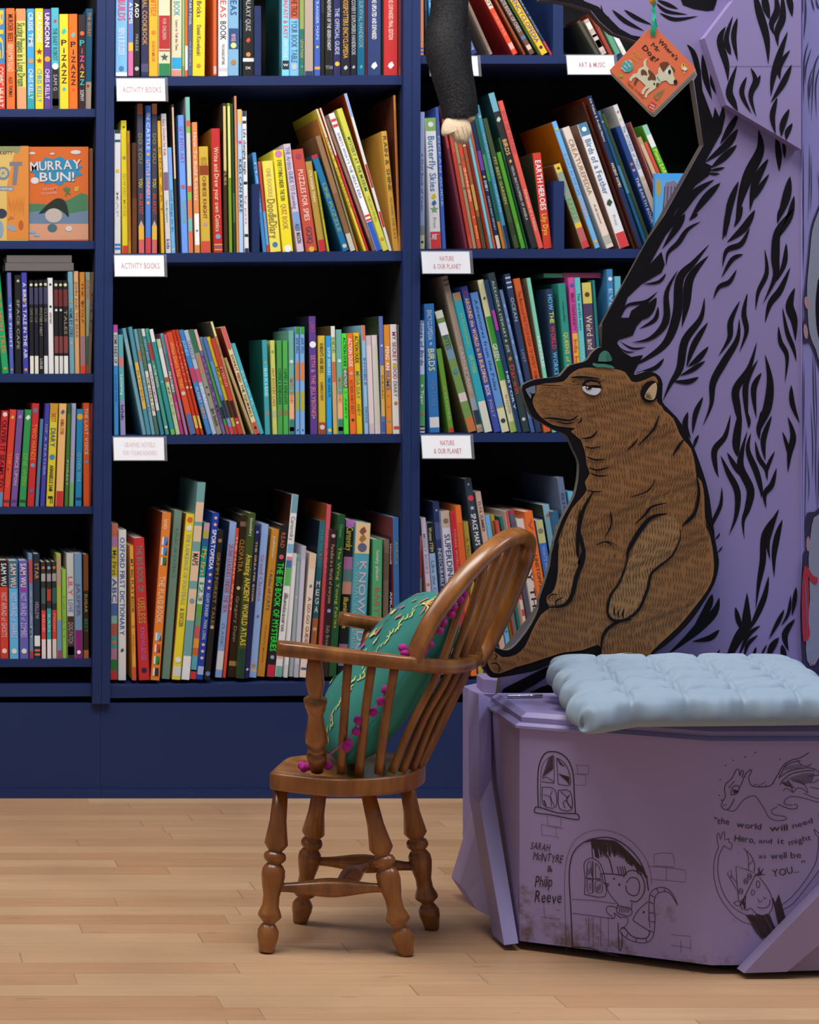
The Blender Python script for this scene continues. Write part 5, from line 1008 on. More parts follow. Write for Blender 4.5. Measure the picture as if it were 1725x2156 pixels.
# ---------------------------------------------------------------- octagonal storage bench
SC = mat('lilac_bench', '9583a8', 0.5, noise=0.05, nscale=5)
def scuffed():
    m_ = bpy.data.materials.new('lilac_bench_scuffed'); m_.use_nodes = True; nt = m_.node_tree; b = nt.nodes['Principled BSDF']; N = nt.nodes
    tc = N.new('ShaderNodeTexCoord'); sp = N.new('ShaderNodeSeparateXYZ'); nt.links.new(tc.outputs['Object'], sp.inputs[0])
    n = N.new('ShaderNodeTexNoise'); n.inputs['Scale'].default_value = 16; n.inputs['Detail'].default_value = 8; n.inputs['Roughness'].default_value = .7; nt.links.new(tc.outputs['Object'], n.inputs['Vector'])
    r = N.new('ShaderNodeMapRange'); r.inputs[1].default_value = 0.0; r.inputs[2].default_value = 0.16; r.inputs[3].default_value = 0.17; r.inputs[4].default_value = -0.06; nt.links.new(sp.outputs[2], r.inputs[0])
    a_ = N.new('ShaderNodeMath'); a_.operation = 'ADD'; nt.links.new(n.outputs['Fac'], a_.inputs[0]); nt.links.new(r.outputs[0], a_.inputs[1])
    s = N.new('ShaderNodeMapRange'); s.inputs[1].default_value = 0.62; s.inputs[2].default_value = 0.74; nt.links.new(a_.outputs[0], s.inputs[0])
    mx = N.new('ShaderNodeMix'); mx.data_type = 'RGBA'; mx.inputs[6].default_value = (*lin('a192c4'), 1); mx.inputs[7].default_value = (*lin('76606a'), 1)
    nt.links.new(s.outputs[0], mx.inputs[0]); nt.links.new(mx.outputs[2], b.inputs['Base Color']); b.inputs['Roughness'].default_value = .5; return m_
SC = scuffed()
A = Vector((0.7287, -1.18, 0)); Bq = Vector((0.972, -1.316, 0)); Cq = Vector((1.46, -1.312, 0)); Dq = Vector((1.60, -1.12, 0)); Eq = Vector((1.60, -0.978, 0)); Gq = Vector((0.743, -0.978, 0))
bench = empty('storage_bench', (1.1, -1.15, 0)); tag(bench, 'lilac octagonal storage bench with pen drawings under the pale blue pad', 'bench')
def ring(z, ins=0.0):
    P = [A, Bq, Cq, Dq, Eq, Gq]; c = Vector((1.17, -1.12, 0)); out = []
    for p in P:
        d = (p-c); out.append(Vector((p.x, p.y, 0))-Vector((d.x/abs(d.x)*ins if abs(d.x) > .01 else 0, d.y/abs(d.y)*ins if abs(d.y) > .01 else 0, 0))+Vector((0, 0, z)))
    return out
m = MB(); m.hexa(ring(0.0, 0.03), ring(0.0138, 0.03), mat('toe_black', '14100f', .8)); m.build('toe_kick', parent=bench)
m = MB(); m.hexa(ring(0.014), ring(0.345), SC)
n1 = Vector((Bq.y-A.y, -(Bq.x-A.x), 0)).normalized(); n2 = Vector((Cq.y-Bq.y, -(Cq.x-Bq.x), 0)).normalized()
F1 = on_plane(A+n1*0.0005, n1); F2 = on_plane(Bq+n2*0.0005, n2); PEN = mat('pen_brown', '33202a', 0.6); PENL = mat('pen_faint', '5e4a58', 0.6)
F1b = on_plane(A+n1*0.0009, n1); F2b = on_plane(Bq+n2*0.0009, n2)
g1 = lambda x, y: (1100+x/4.313, 1560+y/4.313)
g2 = lambda x, y: (1470+x/4.313, 1560+y/4.313)
def L1(P, w_=7, k=None, n=3): line(m, [g1(*p) for p in P], w_/4.313, k or PEN, F1, n)
def L2(P, w_=6, k=None, n=3): line(m, [g2(*p) for p in P], w_/4.313, k or PEN, F2, n)
# window drawing
L1([(145, 600), (140, 400), (150, 230), (200, 120), (270, 97), (350, 115), (420, 180), (460, 290), (470, 440), (482, 655)], 10)
L1([(165, 600), (165, 420), (175, 250), (215, 170), (270, 135), (290, 140)], 4); L1([(288, 140), (290, 380)], 5); L1([(175, 370), (290, 385)], 6); L1([(312, 155), (325, 390)], 6); L1([(312, 155), (370, 190), (420, 270), (432, 400), (325, 392)], 6)
L1([(180, 420), (295, 440), (303, 600), (190, 580), (180, 420)], 6); L1([(325, 450), (435, 460), (447, 625), (335, 610), (325, 450)], 7)
L1([(120, 600), (115, 650), (250, 670), (480, 715), (512, 705), (512, 680), (480, 660), (330, 655), (180, 610), (120, 600)], 9)
for i in range(16): L1([(178+i*4, 330-i*12), (280, 250-i*8)], 5, n=1)
for i in range(14): L1([(330+i*7, 300+i*6), (425, 330+i*5)], 6, n=1)
for i in range(5): L1([(320+i*8, 160+i*12), (345+i*10, 215+i*4)], 7, n=1)
L1([(180, 345), (220, 330), (290, 375)], 6); L1([(275, 450), (255, 500), (290, 590)], 5); L1([(190, 490), (250, 510), (265, 590)], 5); L1([(345, 460), (410, 520), (370, 560), (390, 610)], 6); L1([(430, 490), (400, 540), (445, 610)], 9); L1([(195, 540), (215, 590)], 12)
for P in ([(490, 220), (605, 228), (600, 305), (505, 298), (490, 220)], [(470, 300), (575, 310), (572, 405), (475, 400)], [(225, 675), (230, 770), (350, 785), (350, 710)], [(172, 760), (375, 798)], [(172, 760), (178, 855), (310, 868), (305, 790)], [(310, 868), (330, 885)],
          [(1195, 1030), (1270, 1018), (1365, 1022), (1380, 1080), (1380, 1145), (1198, 1135), (1195, 1030)], [(1140, 1140), (1300, 1150), (1478, 1172), (1488, 1283), (1170, 1258)], [(1305, 1150), (1310, 1265)], [(195, 1500), (200, 1600)], [(160, 1600), (345, 1618)], [(300, 1530), (345, 1540)], [(1350, 1760), (1525, 1775), (1530, 1910)], [(1350, 1855), (1530, 1880)], [(1440, 1810), (1440, 1920)]): L1(P, 3.5, PENL, 1)
# arched door and mouse
L1([(400, 1900), (385, 1500), (385, 1200), (420, 1010), (500, 880), (640, 815), (800, 820), (960, 890), (1080, 1010), (1150, 1140), (1175, 1300)], 3.5, PENL)
L1([(455, 1870), (438, 1500), (425, 1200), (460, 1020), (560, 920), (690, 880), (820, 885), (950, 960), (1060, 1080), (1120, 1220), (1145, 1360)], 9)
L1([(560, 920), (650, 910), (720, 970), (790, 1080), (820, 1200)], 9)
for i in range(150):
    t = i/149; x0 = 620+t*480; yt_ = 885+70*t*t+230*max(0, t-.45)**1.2*1.8; x1 = x0+random.uniform(-10, 30); L1([(x0, yt_+8), ((x0+x1)/2+10, yt_+60), (x1+20, yt_+random.uniform(90, 190)*(1-.35*t))], 7, n=1)
L1([(565, 1395), (570, 1250), (560, 1120), (600, 1070), (660, 1075), (715, 1130), (750, 1260), (750, 1415), (565, 1395)], 6); L1([(640, 1090), (640, 1380)], 8); L1([(575, 1245), (720, 1260)], 8)
for P in ([(585, 1240), (590, 1120), (620, 1095), (632, 1230)], [(665, 1110), (700, 1150), (710, 1240), (668, 1245), (665, 1110)], [(590, 1260), (635, 1265), (635, 1380), (590, 1370), (590, 1260)], [(665, 1275), (720, 1275), (725, 1370), (660, 1365), (665, 1275)]): L1(P, 5, None, 2)
for i in range(6): L1([(600, 1300+i*12), (630, 1285+i*12)], 3, n=1); L1([(670, 1330+i*8), (715, 1295+i*10)], 3, n=1); L1([(590, 1170+i*10), (628, 1150+i*10)], 3, n=1)
L1([(450, 1440), (640, 1450), (850, 1480)], 4); L1([(455, 1565), (640, 1590), (820, 1615)], 5); L1([(450, 1870), (600, 1880), (720, 1915), (880, 1955)], 9); L1([(400, 1865), (400, 1940)], 4)
for x in (575, 600, 640, 710, 780): L1([(x, 1600), (x+3, 1600+((x*7) % 250)+40)], 3.5, PENL, 1)
L1([(870, 1650), (880, 1900), (905, 1850), (905, 1740)], 7)
L1([(720, 1205), (830, 1210), (920, 1225)], 8); L1([(720, 1205), (740, 1290), (775, 1310), (765, 1330), (800, 1400), (865, 1480), (870, 1500)], 6); L1([(745, 1290), (785, 1300), (765, 1330)], 6)
L1([(920, 1240), (940, 1200), (1000, 1175), (1070, 1210), (1110, 1300), (1100, 1390), (1040, 1460), (980, 1450)], 8); L1([(945, 1290), (980, 1245), (1040, 1250), (1065, 1310), (1050, 1390), (1000, 1405), (950, 1370), (940, 1310)], 7); L1([(995, 1470), (990, 1540)], 6)
for x in (860, 885, 905, 925): L1([(x, 1140), (x+12, 1180), (x+18, 1220)], 7, n=1)
disc(m, *g1(833, 1252), 2.2, 1.6, PEN, F1); disc(m, *g1(880, 1305), 2, 2.6, PEN, F1); disc(m, *g1(1103, 1555), 2.2, 2.2, PEN, F1)
L1([(865, 1495), (990, 1530), (970, 1590), (860, 1560), (865, 1495)], 6)
for i in range(6): L1([(885+i*17, 1505), (880+i*17, 1560)], 5, n=1)
L1([(870, 1520), (800, 1500), (765, 1515), (770, 1560), (810, 1590), (820, 1615), (840, 1600), (835, 1570)], 6); L1([(830, 1560), (900, 1610)], 6); L1([(900, 1600), (960, 1610), (940, 1680), (890, 1700)], 5)
L1([(1140, 1460), (1060, 1530), (1010, 1610), (1020, 1640), (1160, 1730)], 6); L1([(1160, 1730), (1130, 1790), (1040, 1790), (980, 1760), (920, 1690)], 8); L1([(1160, 1700), (1150, 1580), (1150, 1460)], 5); L1([(930, 1690), (885, 1730), (960, 1800), (1080, 1835), (1160, 1815), (1195, 1740), (1205, 1600), (1195, 1500), (1215, 1400), (1280, 1370), (1340, 1385), (1410, 1490)], 6)
L1([(1150, 1640), (1150, 1480), (1165, 1380), (1230, 1335), (1310, 1340), (1370, 1400), (1410, 1490)], 6)
for x0, y0, x1, y1 in ((1150, 1560, 1195, 1565), (1150, 1460, 1190, 1480), (1165, 1400, 1200, 1420), (1220, 1340, 1235, 1375), (1290, 1340, 1290, 1372), (1165, 1640, 1205, 1645), (1150, 1720, 1195, 1740), (1120, 1790, 1130, 1825), (1040, 1790, 1030, 1825), (960, 1750, 935, 1785)): L1([(x0, y0), (x1, y1)], 6, n=1)
text_px(m, 'SARAH', *g1(158, 990), 4, 15, PEN, F1b, width=40, bold=0, shear=.15, jit=.1); text_px(m, 'McINTYRE', *g1(225, 1095), 8, 17, PEN, F1b, width=62, bold=0, shear=.1, jit=.1)
text_px(m, '&', *g1(250, 1190), 0, 14, PEN, F1b, bold=0); text_px(m, 'Philip', *g1(190, 1325), 2, 24, PEN, F1b, width=36, bold=0, shear=.1, jit=.06); text_px(m, 'Reeve', *g1(230, 1470), 2, 25, PEN, F1b, width=56, bold=0, shear=.1, jit=.08)
# dragon, boy with crown and the quotation
L2([(330, 300), (350, 262), (375, 265), (380, 320), (395, 270), (415, 280), (400, 330)], 6); L2([(330, 300), (300, 350), (255, 390), (242, 440), (250, 500), (225, 550), (212, 590), (230, 615), (265, 625), (300, 590), (332, 525)], 6); L2([(265, 625), (310, 640), (350, 620), (400, 550), (450, 515), (515, 500), (560, 550), (610, 630), (650, 700), (720, 725), (800, 715), (795, 690), (740, 680), (680, 665), (670, 630), (720, 600)], 5)
L2([(460, 330), (490, 262), (440, 290), (425, 330)], 6); L2([(460, 330), (475, 390), (510, 415), (600, 418), (650, 410), (690, 380)], 6); L2([(500, 410), (540, 390), (545, 415), (615, 370), (620, 415)], 4, n=1); L2([(280, 430), (300, 400), (335, 365)], 5); L2([(420, 320), (400, 380), (380, 420)], 6)
L2([(300, 490), (310, 430), (345, 405), (375, 425), (350, 480), (300, 490)], 6)
for i in range(6): L2([(320+i*7, 440+i*2), (330+i*8, 480-i*3)], 6, n=1)
L2([(680, 385), (730, 300), (780, 220), (850, 175), (930, 155), (1010, 105)], 6); L2([(930, 180), (880, 190), (800, 220), (760, 290), (735, 330)], 6); L2([(735, 340), (800, 290), (880, 260), (980, 245), (1060, 255), (1110, 300)], 6); L2([(910, 185), (945, 220), (1000, 230), (1030, 205)], 5)
L2([(745, 400), (780, 350), (850, 300), (960, 275), (1060, 270)], 6)
for i in range(9): L2([(800+i*17, 225-i*2), (790+i*18, 270-i*3)], 4, n=1)
for i in range(16): L2([(830+i*15, 320-i*3+abs(i-8)*2), (870+i*11, 400-abs(8-i)*4)], 4.5, n=1)
for i in range(5): L2([(760+i*8, 380+i*6), (830+i*12, 370+i*14)], 5, n=1)
L2([(865, 470), (840, 400), (810, 345)], 6); L2([(775, 455), (810, 430), (865, 470), (900, 430), (960, 440), (1000, 475), (970, 400), (900, 360)], 5); L2([(725, 575), (780, 600), (850, 620), (900, 610), (900, 580), (870, 580)], 6); L2([(860, 585), (790, 575), (790, 540), (850, 505), (960, 520), (1060, 550), (1110, 560)], 5); L2([(960, 475), (1040, 510), (1110, 530)], 5)
L2([(1000, 320), (1110, 310)], 5, n=1); L2([(1020, 420), (1110, 440)], 5, n=1); L2([(1010, 380), (1050, 380), (1110, 345)], 5, n=1)
for x, y in ((320, 177), (430, 147), (520, 107), (250, 222), (205, 352), (195, 495), (745, 170), (215, 540), (235, 585), (255, 580)): disc(m, *g2(x, y), 1.6, 1, PEN, F2)
for s, x, y, a_, h_, w_ in (('"the', 215, 755, 6, 13, 32), ('world', 462, 795, 6, 13, 52), ('will', 735, 820, -4, 13, 38), ('need', 955, 770, -16, 11, 44), ('a', 1115, 690, -10, 9, 9), ('Hero,', 425, 920, 6, 14, 44), ('and', 612, 930, 2, 10, 28), ('it', 755, 935, 0, 12, 14), ('might', 930, 925, -15, 12, 48), ('as', 585, 1065, 2, 9, 16), ('well', 735, 1070, -5, 13, 34), ('be', 890, 1062, -2, 13, 22), ('YOU...', 800, 1215, -10, 15, 56), ('"', 962, 1140, -6, 12, 7)):
    text_px(m, s, *g2(x, y), a_, h_, PEN, F2b, width=w_, bold=0, jit=.05)
L2([(185, 960), (175, 890), (175, 850), (195, 840), (205, 900), (225, 835), (245, 830), (245, 900), (285, 885), (280, 920), (312, 935), (300, 985), (270, 975), (235, 950)], 5, n=2)
L2([(190, 960), (150, 1080), (148, 1250), (200, 1420), (310, 1570), (400, 1640), (490, 1670)], 5); L2([(235, 955), (190, 1050), (182, 1200), (230, 1380), (330, 1520), (450, 1585)], 5)
L2([(1055, 800), (1070, 850), (1095, 880), (1090, 1000), (1060, 1130), (960, 1290), (840, 1430), (730, 1510)], 5); L2([(1055, 800), (1110, 850)], 5, n=1); L2([(1105, 1170), (1000, 1310), (860, 1480), (740, 1545)], 5)
L2([(415, 975), (480, 1040), (515, 1120), (510, 1190)], 6); L2([(440, 1000), (460, 1080), (460, 1175)], 5); L2([(455, 1130), (500, 1090)], 4, n=1); L2([(460, 1175), (345, 1138), (355, 1300), (370, 1450), (410, 1445), (525, 1210), (460, 1175)], 6, n=1); L2([(350, 1350), (265, 1200), (300, 1165), (305, 1230), (350, 1285)], 5, n=1); L2([(285, 1245), (315, 1225)], 5, n=1)
for x, y in ((468, 1230), (435, 1275), (390, 1365)): L2([(x+20*math.cos(t*.8), y+26*math.sin(t*.8)) for t in range(9)], 5, n=1); L2([(x-15, y-12), (x+15, y+12)], 4, n=1); L2([(x-15, y+12), (x+15, y-12)], 4, n=1)
L2([(560, 1240), (640, 1350), (680, 1460), (660, 1550), (600, 1585), (530, 1570), (480, 1520), (440, 1540), (430, 1480)], 6); L2([(540, 1510), (600, 1520), (650, 1490), (655, 1440)], 6); L2([(545, 1430), (560, 1465), (585, 1450)], 5); L2([(600, 1415), (600, 1435), (625, 1425)], 5)
L2([(530, 1300), (540, 1270), (560, 1285), (560, 1320), (540, 1335), (530, 1300)], 6, n=2); L2([(485, 1380), (495, 1350), (515, 1365), (510, 1395), (490, 1400), (485, 1380)], 5, n=2); L2([(325, 1470), (370, 1455), (400, 1480), (360, 1500), (325, 1470)], 5)
for i in range(10): L2([(520+i*6, 1225-i), (560+random.uniform(-20, 50), 1150+random.uniform(-10, 80))], 6, n=1)
for i in range(12): L2([(380+i*5, 1470-i*6), (400+random.uniform(-5, 30), 1500+random.uniform(-60, 40))], 6, n=1)
for i in range(34): L2([(440+i*6.2, 1580+random.uniform(-8, 12)), (580+i*4.3, 1800-i*1.5+random.uniform(-40, 20))], 9, n=1)
for i in range(16): L2([(680+i*3.5, 1480-abs(i-6)*9), (740+i*4.2, 1690-i*1.5+random.uniform(-20, 10))], 9, n=1)
L2([(490, 1670), (540, 1750), (650, 1845)], 6)
m.build('body', parent=bench)
RIM = mat('lilac_rim', '968cc2', 0.42, noise=0.04, nscale=8)
m = MB()
def lidring(z, o):
    P = []
    for p, d in ((A, (-1, -.35)), (Bq, (-.3, -1)), (Cq, (.4, -1)), (Dq, (1, -.3)), (Eq, (1, 0)), (Gq, (-1, 0))): P.append(Vector((p.x+d[0]*o, p.y+d[1]*o, z)))
    return P
m.rings([lidring(0.3452, 0.007), lidring(0.349, 0.007), lidring(0.3535, 0.001), lidring(0.3536, -0.003), lidring(0.3615, -0.003), lidring(0.3685, -0.012), lidring(0.3685, -0.03)], RIM)
lid = m.build('lid', parent=bench)
m = MB(); hp = [PZ(1069, 1466, 0.372), PZ(1142, 1465, 0.372)]; lathe(m, hp[0], hp[1], [(0, .0028), (.3, .0028), (.31, .0022), (.33, .0028), (.66, .0028), (.67, .0022), (.69, .0028), (1, .0028)], mat('steel', 'c8c8cc', 0.25, 1.0), 10)
m.build('hinge', parent=bench).parent = lid
m = MB(); Pf = [PX(1008, 1462, -0.985), PX(1010, 1690, -1.05), PX(1062, 1990, -1.185), PX(1092, 1986, -1.187), PX(1034.5, 1640, -1.03), PX(1034, 1470, -0.985)]
m.prism(Pf, (0.0, 0.06, 0), RIM); recalc(m.build('root_board', parent=bench))
m = MB(); mpR = on_plane(Bq+n2*0.026, n2); R1 = [mpR(x, y) for x, y in ((1567, 2049), (1640, 1972), (1725, 1885), (1830, 1780), (1830, 1900), (1725, 1990), (1658, 2046))]
m.prism(R1, -n2*0.0254, mat('lilac_scuffed', '9c86a4', 0.6)); recalc(m.build('root_board', parent=bench))
m = MB(); mpR = on_plane(Bq+n2*0.012, n2); m.prism([mpR(x, y) for x, y in ((1659, 2045), (1740, 1977), (1830, 1905), (1830, 2040))], -n2*0.0115, mat('lilac_scuffed', '9c86a4', 0.6)); recalc(m.build('root_board', parent=bench))

# ---------------------------------------------------------------- tufted pad
PAD = mat('pad_fabric', '8fa3b4', 0.85, noise=0.06, nscale=9, bump=0.35)
bl, br, fl, fr = Vector((0.820, -1.012, 0.413)), Vector((1.228, -1.012, 0.413)), Vector((0.752, -1.375, 0.392)), Vector((1.170, -1.362, 0.394))
NU = 130; NV = 116; T = 0.024; tn = 5
def padpt(u, v, top):
    def cr(a): return 0.5+0.5*math.copysign(abs(2*a-1)**0.9, 2*a-1)
    p = (fl*(1-u)+fr*u)*(1-v)+(bl*(1-u)+br*u)*v
    eu = 1-abs(2*u-1)**14; ev = 1-abs(2*v-1)**14; e = (max(eu, 0)*max(ev, 0))**0.42
    h = T*e
    du = abs(math.sin(math.pi*(u*(tn+.0)))); dvv = abs(math.sin(math.pi*(v*tn)))
    tuft = 1.0
    iu = [i/tn for i in range(1, tn)]
    g = min(math.hypot((u-a)*4.2, (v-b)*4.2) for a in iu for b in iu)
    crease = 0.30*math.exp(-(du/0.11)**2)+0.30*math.exp(-(dvv/0.11)**2)
    gb = min(((math.hypot((u-a)*4.2, (v-b)*4.2), math.atan2(v-b, u-a)) for a in iu for b in iu))
    hh = h*(1.22-crease-0.62*math.exp(-(g/0.16)**2)+0.10*du*dvv)
    wr = 0.0016*math.sin(23*u+9*math.sin(7*v))*math.sin(19*v+5*math.sin(5*u))*e
    wr += 0.0022*math.cos(gb[1]*7+3*math.sin(40*u*v))*math.exp(-((g-.22)/0.2)**2)*e
    rim = max(0, (max(abs(2*u-1), abs(2*v-1))-.86)/.14)
    wr += 0.0016*rim*(math.cos(95*v+4*math.sin(9*v)) if abs(2*u-1) > abs(2*v-1) else math.cos(105*u+4*math.sin(11*u)))
    puff = 1+0.035*math.sin(math.pi*tn*v)**2*0
    edge = 0.006*(abs(math.sin(math.pi*tn*v))**.5 if min(u, 1-u) < .03 else 0)
    x = p+Vector((0, 0, (hh+wr) if top else -h*0.85+0.000))
    # sagging front-left corner over the lid edge
    k = max(0, 1-u/0.22)*max(0, 1-v/0.5); x.z -= 0.016*k
    c = Vector((0.99, -1.19, 0)); rr = 0.03*(max(0, abs(2*u-1)-.8)/.2)**2*(max(0, abs(2*v-1)-.8)/.2)**2
    x.x -= (x.x-c.x)*rr*3.2; x.y -= (x.y-c.y)*rr*3.2
    wob = 0.006*math.cos(2*math.pi*tn*v)*max(0, (abs(2*u-1)-.9)/.1); x.x += -wob if u < .5 else wob
    wob = 0.006*math.cos(2*math.pi*tn*u)*max(0, (abs(2*v-1)-.9)/.1); x.y += wob if v < .5 else -wob
    return x
m = MB(); idx = {}
for top in (1, 0):
    for i in range(NU+1):
        for j in range(NV+1):
            bd = i in (0, NU) or j in (0, NV)
            if not top and bd: idx[(0, i, j)] = idx[(1, i, j)]; continue
            su = 0.5-0.5*math.cos(math.pi*i/NU); sv = 0.5-0.5*math.cos(math.pi*j/NV)
            su = 0.6*su+0.4*i/NU; sv = 0.6*sv+0.4*j/NV
            idx[(top, i, j)] = len(m.v); m.v.append(tuple(padpt(su, sv, top)))
k = m.mi(PAD)
for top in (1, 0):
    for i in range(NU):
        for j in range(NV):
            f = [idx[(top, i, j)], idx[(top, i+1, j)], idx[(top, i+1, j+1)], idx[(top, i, j+1)]]
            m.f.append(f if top else f[::-1]); m.m.append(k)
pado = m.build('seat_pad', loc=(0.99, -1.19, 0.37), smooth=True); tag(pado, 'pale blue tufted square seat pad lying on the lilac bench lid', 'cushion')
m = MB(); q = []
for i in range(14):
    a_ = 2*math.pi*i/14; u, v = 0.34+0.035*math.cos(a_), 0.955+0.03*math.sin(a_)*1.0; q.append(padpt(u, v, 1)+Vector((0, -0.0003, 0.0012)))
m.poly(q, mat('yellow_stain', 'bdb884', 0.9)); m.build('stain', parent=pado)

# ---------------------------------------------------------------- child's windsor armchair
ch = empty('windsor_armchair', (0.48, -1.12, 0)); tag(ch, "honey brown child-size wooden windsor armchair holding a teal cushion", 'chair')
LEG = [(0, 53), (.2, 62), (.345, 88), (.372, 66), (.388, 48), (.40, 74), (.415, 82), (.435, 82), (.45, 68), (.462, 50), (.475, 66), (.50, 84), (.54, 88), (.60, 76), (.66, 60), (.72, 62), (.765, 84), (.785, 88), (.805, 66), (.825, 42), (.84, 58), (.87, 78), (.91, 78), (.95, 66), (1, 55)]
def leg(top, bot, sc=1.0):
    m = MB(); lathe(m, top, bot, [(t, r*0.000208*sc) for t, r in LEG], CHAIRW, 18); m.build('leg', parent=ch, smooth=True)
S_top = 0.276
nf_t, nf_b = PX(592, 1664, -1.165), PZ(561, 2006, 0); leg(nf_t+Vector((0, 0, .004)), nf_b+Vector((0, 0, .0015)))
nb_t, nb_b = PX(775, 1674, -1.185), PZ(856, 2012, 0); leg(nb_t+Vector((0, 0, .004)), nb_b+Vector((0, 0, .0015)))
ff_t, ff_b = PX(675, 1662, -1.075), PZ(632, 1943, 0); leg(ff_t+Vector((0, 0, .008)), ff_b+Vector((0, 0, .0015)))
fb_t, fb_b = PX(856, 1656, -1.075), PZ(910, 1957, 0); leg(fb_t+Vector((0, 0, .008)), fb_b+Vector((0, 0, .0015)))
def lerp(a_, b_, t): return a_*(1-t)+b_*t
STR = [(i/20, .0068+.0082*math.sin(math.pi*i/20)**3.2) for i in range(21)]
m = MB(); s0, s1 = lerp(nf_t, nf_b, .60), lerp(nb_t, nb_b, .58); lathe(m, s0, s1, STR, CHAIRW, 14); m.build('stretcher', parent=ch, smooth=True)
m = MB(); r0, r1 = lerp(ff_t, ff_b, .53), lerp(fb_t, fb_b, .56); lathe(m, r0, r1, STR, CHAIRW, 14); m.build('stretcher', parent=ch, smooth=True)
m = MB(); lathe(m, lerp(s0, s1, .55)+Vector((0, .012, 0)), lerp(r0, r1, .50)+Vector((0, -.012, 0)), STR, CHAIRW, 14); m.build('stretcher', parent=ch, smooth=True)
# seat: rounded plank, dished, with squared front corners
SP = [(568, 1627), (600, 1632), (700, 1642), (790, 1640), (860, 1632), (890, 1618), (896, 1604), (884, 1592), (850, 1586), (770, 1584), (690, 1587), (630, 1592), (605, 1596), (590, 1606)]
loop = smooth_path([PZ(x, y, S_top) for x, y in SP]+[PZ(*SP[0], S_top)], 4)[:-1]
cen = sum(loop, Vector())/len(loop); m = MB(); R = []
for sc, dz in ((0.0, -.006), (.45, -.0055), (.75, -.003), (.90, .0), (.975, .001), (.995, -.0005), (1.0, -.003), (1.0, -.0215), (.992, -.0255), (.96, -.0268), (0.5, -.0265), (0.0, -.0265)):
    R.append([Vector((cen.x+(p.x-cen.x)*max(sc, .001), cen.y+(p.y-cen.y)*max(sc, .001), S_top+dz)) for p in loop])
m.rings(R[::-1], CHAIRW); recalc(m.build('seat', parent=ch, smooth=True))
# arm bow
ARM = [(583, 1364, -1.26), (640, 1370, -1.268), (700, 1378, -1.27), (800, 1390, -1.265), (870, 1398, -1.25), (940, 1403, -1.21), (982, 1397, -1.16), (1000, 1382, -1.10), (990, 1362, -1.04), (950, 1345, -.995), (900, 1333, -.975), (820, 1318, -.965), (760, 1309, -.965), (716, 1302, -.967)]
AP = smooth_path([PX(*a_) for a_ in ARM], 6); m = MB(); R = []
for i, p in enumerate(AP):
    t = i/(len(AP)-1); d = (AP[min(i+1, len(AP)-1)]-AP[max(i-1, 0)]).normalized(); u = d.cross(Vector((0, 0, 1))).normalized(); v = u.cross(d).normalized()
    e = min(t, 1-t); wd = 0.0185 if e < .12 else (0.0185-0.006*min(1, (e-.12)/.12)); wd *= min(1, .55+e*18); hh = 0.0115
    R.append([p+u*wd*math.copysign(abs(math.cos(a_))**.55, math.cos(a_))+v*hh*math.copysign(abs(math.sin(a_))**.55, math.sin(a_)) for a_ in [2*math.pi*k/16 for k in range(16)]])
m.rings(R, CHAIRW); recalc(m.build('arm_bow', parent=ch, smooth=True))
# back hoop
HP = [(869, 1392, -1.248), (890, 1345, -1.247), (915, 1298, -1.243), (965, 1230, -1.232), (1018, 1172, -1.212), (1062, 1138, -1.185), (1092, 1127, -1.15), (1108, 1135, -1.11), (1108, 1165, -1.075), (1092, 1212, -1.05), (1062, 1285, -1.035), (1030, 1350, -1.03), (1004, 1393, -1.04)]
AP = smooth_path([PX(*a_) for a_ in HP], 6); m = MB(); R = []; cc = PX(985, 1330, -1.14)
for i, p in enumerate(AP):
    d = (AP[min(i+1, len(AP)-1)]-AP[max(i-1, 0)]).normalized(); u = (p-cc); u = (u-d*u.dot(d)).normalized(); v = u.cross(d).normalized()
    R.append([p+u*0.0110*math.copysign(abs(math.cos(a_))**.6, math.cos(a_))+v*0.0138*math.copysign(abs(math.sin(a_))**.6, math.sin(a_)) for a_ in [2*math.pi*k/14 for k in range(14)]])
m.rings(R, CHAIRW); recalc(m.build('back_hoop', parent=ch, smooth=True))
def spindle(P, r=0.0062):
    m = MB(); tube(m, [PX(*p) for p in P], r, CHAIRW, 10, 4); m.build('spindle', parent=ch, smooth=True)
for P in ([(824, 1626, -1.205), (872, 1515, -1.215), (928, 1402, -1.222), (990, 1214, -1.222)], [(846, 1626, -1.195), (893, 1512, -1.195), (950, 1404, -1.195), (1024, 1180, -1.205)], [(868, 1622, -1.17), (912, 1510, -1.168), (970, 1398, -1.165), (1052, 1152, -1.185)],
          [(880, 1616, -1.145), (935, 1500, -1.14), (986, 1390, -1.135), (1072, 1143, -1.16)], [(886, 1603, -1.09), (950, 1475, -1.08), (1000, 1370, -1.07), (1098, 1150, -1.10)]): spindle(P)
for P in ([(718, 1628, -1.215), (725, 1510, -1.235), (733, 1396, -1.26)], [(756, 1630, -1.218), (768, 1510, -1.238), (783, 1402, -1.26)], [(797, 1628, -1.215), (813, 1510, -1.235), (831, 1406, -1.256)]): spindle(P, .0068)
for P in ([(755, 1592, -1.045), (780, 1450, -1.0), (800, 1330, -.972)], [(800, 1590, -1.045), (830, 1450, -1.0), (850, 1340, -.975)]): spindle(P, .0065)
POST = [(0, .0085), (.06, .0125), (.22, .0155), (.31, .0115), (.35, .0095), (.365, .0195), (.40, .0185), (.50, .0125), (.60, .0150), (.68, .0185), (.74, .0180), (.775, .0105), (.79, .0145), (.815, .0155), (.835, .0105), (.85, .0165), (.88, .0165), (1, .0105)]
m = MB(); lathe(m, PX(662, 1385, -1.262), PX(668, 1624, -1.205), [(t, r*.93) for t, r in POST], CHAIRW, 18); m.build('arm_post', parent=ch, smooth=True)
